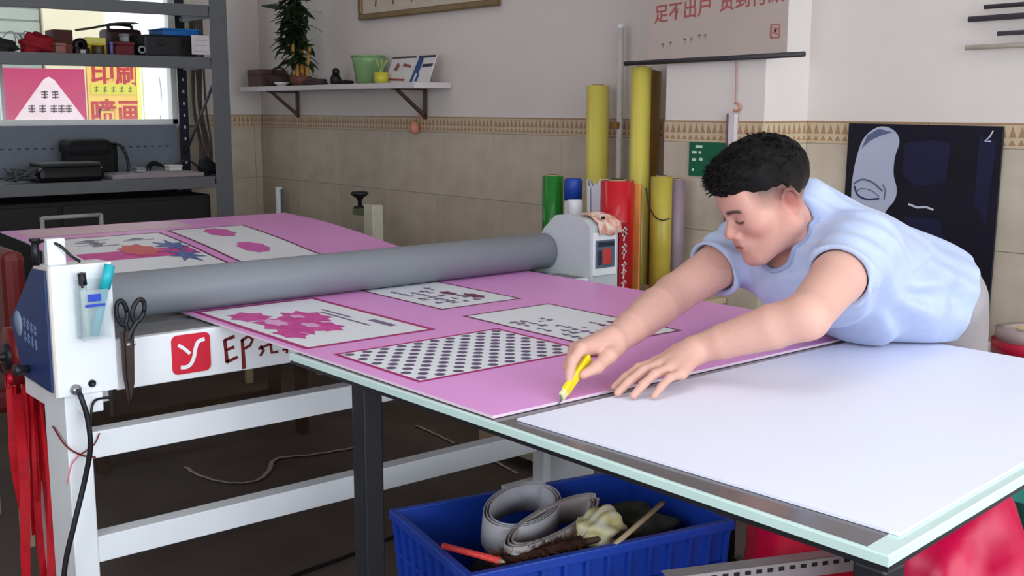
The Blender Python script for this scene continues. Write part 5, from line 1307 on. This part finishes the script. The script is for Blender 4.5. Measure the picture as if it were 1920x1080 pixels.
# swallow the inside so only a shell remains over the scalp
V, Q = hd.mesh(); V = relax(V, Q, 1, .4)
hv = V.copy()
cb = np.array(lin((15, 13, 14))); cc = np.tile(cb, (len(V), 1))*(1+.35*np.sin(V[:, 0]*240+V[:, 1]*90)[:, None])
ff = np.clip((.058-V[:, 2])/.06, 0, 1)*np.clip((.05-V[:, 1])/.03, 0, 1)
cc = cc*(1-.25*ff[:, None])+np.array(lin((92, 72, 62)))*.25*ff[:, None]
hair_m = vcol_mat('black_hair', .6, 0, .3, 260, .12)
hair = np_obj('hair', HO+(V*HS)@HM.T, Q, hair_m, PER, cc)
mb = MB(); rr = random.Random(5); rn = np.random.default_rng(3)
cand = np.where((hv[:, 2] > .075))[0]
ctr = np.array((0, -.015, .03))
for q in rn.choice(cand, 1100):
    p = hv[q]; nrm = p-ctr; nrm /= np.linalg.norm(nrm)
    d = nrm*.22+np.array((rr.gauss(0, .2), .85 if p[1] > -.03 else .3, .05+rr.gauss(0, .12))); d /= np.linalg.norm(d)
    Ln = rr.uniform(.012, .022); s = np.cross(d, nrm); s /= (np.linalg.norm(s)+1e-9)
    b0 = p-nrm*.004; w = .0022; mid = b0+d*Ln*.6+nrm*.002; tip = b0+d*Ln-np.array((0, 0, .003))
    mb.add([hw(b0-s*w), hw(b0+s*w), hw(mid+s*w*.7), hw(mid-s*w*.7), hw(tip)], ((0,1,2,3),(3,2,4)))
tf = obj('hair_tufts', mb, mat('hair_strand', (14, 12, 13), .55, var=.3, scale=90, spec=.15), hair); tf['kind'] = 'stuff'

# ---- t-shirt
Gs = SDF((1.70, 1.05, .798), (2.62, 1.78, 1.20), .0034)
torso(Gs, .017)
Gs.cap(NB+np.array((.03, 0, .0)), hw((0, -.045, -.055))+np.array((.045, 0, .012)), .070, .064, .03)
def sleeve(Sh, E, ln, r0, r1):
    d = (E-Sh)/np.linalg.norm(E-Sh); Gs.cap(Sh, Sh+d*ln, r0, r1, .03); return Sh+d*ln, d
eL, dL = sleeve(SL, EL, .135, .070, .066); eR, dR = sleeve(SR, ER, .165, .070, .064)
# soft hanging cloth under the chest and armpit
Gs.ell((2.12, 1.40, .90), (.16, .15, .07), TM, .06)
Gs.cap(SL+np.array((.05, .0, -.04)), (2.16, 1.275, .93), .055, .06, .05)
X, Y, Z = Gs.ax[0][:, None, None], Gs.ax[1][None, :, None], Gs.ax[2][None, None, :]
ss = lambda a, b, x: (lambda t: t*t*(3-2*t))(np.clip((x-a)/(b-a), 0, 1))
rx, rz = X-1.96, Z-.975+.9*np.maximum(X-2.15, 0)**2
th = np.arctan2(rz+0*Y, rx+0*Y); rd = np.sqrt(rx*rx+rz*rz)
f1 = .0075*np.sin(th*17+.8*np.sin(rd*17)+(Y-1.3)*6)*ss(.06, .14, rd)*ss(.41, .27, rd)*ss(1.52, 1.36, Y)*ss(.35, .15, th)
v2 = (X-1.98)*.8+(Z-1.0)*.9
f2 = .0042*np.sin(v2*110+(Y-1.2)*18)*ss(2.1, 1.98, X)
v3 = (X-2.1)*.35+(Z-.92)
f3 = .0030*np.sin((Z+.62*(X-2.1))*90+(Y-1.3)*15)*ss(2.06, 2.2, X)
Gs.D = (Gs.D+f1+f2+f3).astype(np.float32)
# cut the sleeve ends square, hollow them, open the neck, trim the hem
def halfspace(g, p, nrm, lo, hi):
    p = np.array(p); nrm = np.array(nrm); g.put(lambda X, Y, Z: -((X-p[0])*nrm[0]+(Y-p[1])*nrm[1]+(Z-p[2])*nrm[2]), lo, hi, .004, 's')
for e, d in ((eL, dL), (eR, dR)):
    halfspace(Gs, e-d*.004, d, e-.09, e+.09)
    Gs.cap(e-d*.05, e+d*.06, .054, .059, .004, 's')
D0 = Gs.D.copy()
Gs.cap(hw((0, -.02, -.06)), NB+np.array((.012, 0, -.002)), .0615, .064, .006, 's')
Gs.cap(hw((0, .02, -.10)), NB+np.array((-.045, -.012, -.085)), .05, .026, .01, 's')
halfspace(Gs, (2.318, 1.245, .86), (.70, -.66, -.28), (2.2, 1.0, .7), (2.7, 1.9, 1.1))
Gs.put(lambda X, Y, Z: Z-.8085+0*X+0*Y, (1.6, 1.0, .7), (2.30, 1.9, .8085), .003, 's')
V, Q = Gs.mesh()
V = relax(V, Q, 2, .5)
shirt_m = mat('pale_blue_jersey', (173, 186, 217), .85, var=.05, scale=30, bump=.12, bscale=500, sheen=.2)
shirt = np_obj('t_shirt', V, Q, shirt_m, PER)
# collar band following the neck opening
Gc = SDF(Gs.lo, Gs.lo+Gs.h*(np.array(Gs.n)-1), Gs.h)
Gc.cap(hw((0, -.02, -.06)), NB+np.array((.012, 0, -.002)), .0615, .064, .006); Gc.cap(hw((0, .02, -.10)), NB+np.array((-.045, -.012, -.085)), .05, .026, .01)
nn = [min(a_, b_) for a_, b_ in zip(Gc.D.shape, D0.shape)]; Gc.D = Gc.D[:nn[0], :nn[1], :nn[2]]
Gc.D = np.maximum(np.abs(Gc.D-.002)-.0052, np.abs(D0[:nn[0], :nn[1], :nn[2]]+.004)-.0085).astype(np.float32)
V, Q = Gc.mesh(); V = relax(V, Q, 2, .5)
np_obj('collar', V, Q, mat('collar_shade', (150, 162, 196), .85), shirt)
del Gs, Gc, D0
# ---- trousers and shoes
Gt = SDF((2.20, 1.05, .0), (2.75, 1.75, 1.02), .006)
Gt.ell((2.347, 1.385, .891), (.132, .172, .119), TM, .05)
for s, (hp, kn, an) in enumerate((((2.393, 1.325, .80), (2.42, 1.29, .46), (2.53, 1.25, .10)), ((2.393, 1.455, .80), (2.42, 1.50, .46), (2.53, 1.53, .10)))):
    Gt.cap(hp, kn, .088, .068, .05); Gt.cap(kn, an, .070, .056, .03)
halfspace(Gt, (2.27, 1.385, .91), -SPD, (2.1, 1.0, .7), (2.5, 1.8, 1.1))
Gt.put(lambda X, Y, Z: Z-.055+0*X+0*Y, (2.2, 1.0, -.1), (2.8, 1.8, .055), .004, 's')
V, Q = Gt.mesh(); V = relax(V, Q, 3, .5)
np_obj('trousers', V, Q, mat('grey_cotton', (158, 150, 152), .9, var=.06, bump=.15), PER)
for yy in (1.25, 1.53):
    sh_ = SDF((2.32, yy-.09, -.01), (2.66, yy+.09, .16), .006)
    sh_.cap((2.405, yy, .042), (2.55, yy, .045), .042, .040, .02); sh_.cap((2.535, yy, .05), (2.55, yy, .10), .048, .05, .02)
    sh_.put(lambda X, Y, Z: Z-.004+0*X+0*Y, (2.3, yy-.1, -.1), (2.8, yy+.1, .004), .002, 's')
    V, Q = sh_.mesh(); np_obj('shoe', V, Q, mat('dark_shoe', (40, 38, 40), .6), PER)

# ================================================================ utility knife in the right hand
t = thing('utility_knife', 'yellow snap off utility knife held in the right hand', 'knife', tuple(KA))
d = (KB-KA)/np.linalg.norm(KB-KA); sd = np.cross(d, (0, 0, 1)); sd /= np.linalg.norm(sd); upk = np.cross(sd, d)
KM = Matrix(((d[0], sd[0], upk[0], KA[0]), (d[1], sd[1], upk[1], KA[1]), (d[2], sd[2], upk[2], KA[2]), (0, 0, 0, 1)))
yk = mat('knife_yellow', (238, 214, 40), .35)
bd = obj('handle', MB().bbox((.022, -.0055, -.010), (.122, .0055, .010), .003, KM), yk, t)
obj('blade_channel', MB().bbox((.030, -.0066, -.0035), (.10, -.005, .0035), .0008, KM), mat('knife_groove', (168, 150, 40), .4), bd)
obj('nose', MB().bbox((.008, -.0042, -.008), (.026, .0042, .008), .002, KM), mat('knife_nose', (226, 226, 170), .3), t)
bl = MB(); bl.add([KM @ Vector(v) for v in ((-.004, -.0006, -.006), (.012, -.0006, -.006), (.012, -.0006, .006), (.003, -.0006, .006), (-.004, .0006, -.006), (.012, .0006, -.006), (.012, .0006, .006), (.003, .0006, .006))], ((0,1,2,3),(7,6,5,4),(0,4,5,1),(1,5,6,2),(2,6,7,3),(3,7,4,0)))
obj('blade', bl, mat('steel', (0,0,0)), t)
obj('thumb_slide', MB().bbox((.055, -.009, -.005), (.072, -.0054, .005), .001, KM), mat('slide_orange', (220, 90, 40), .4), t)
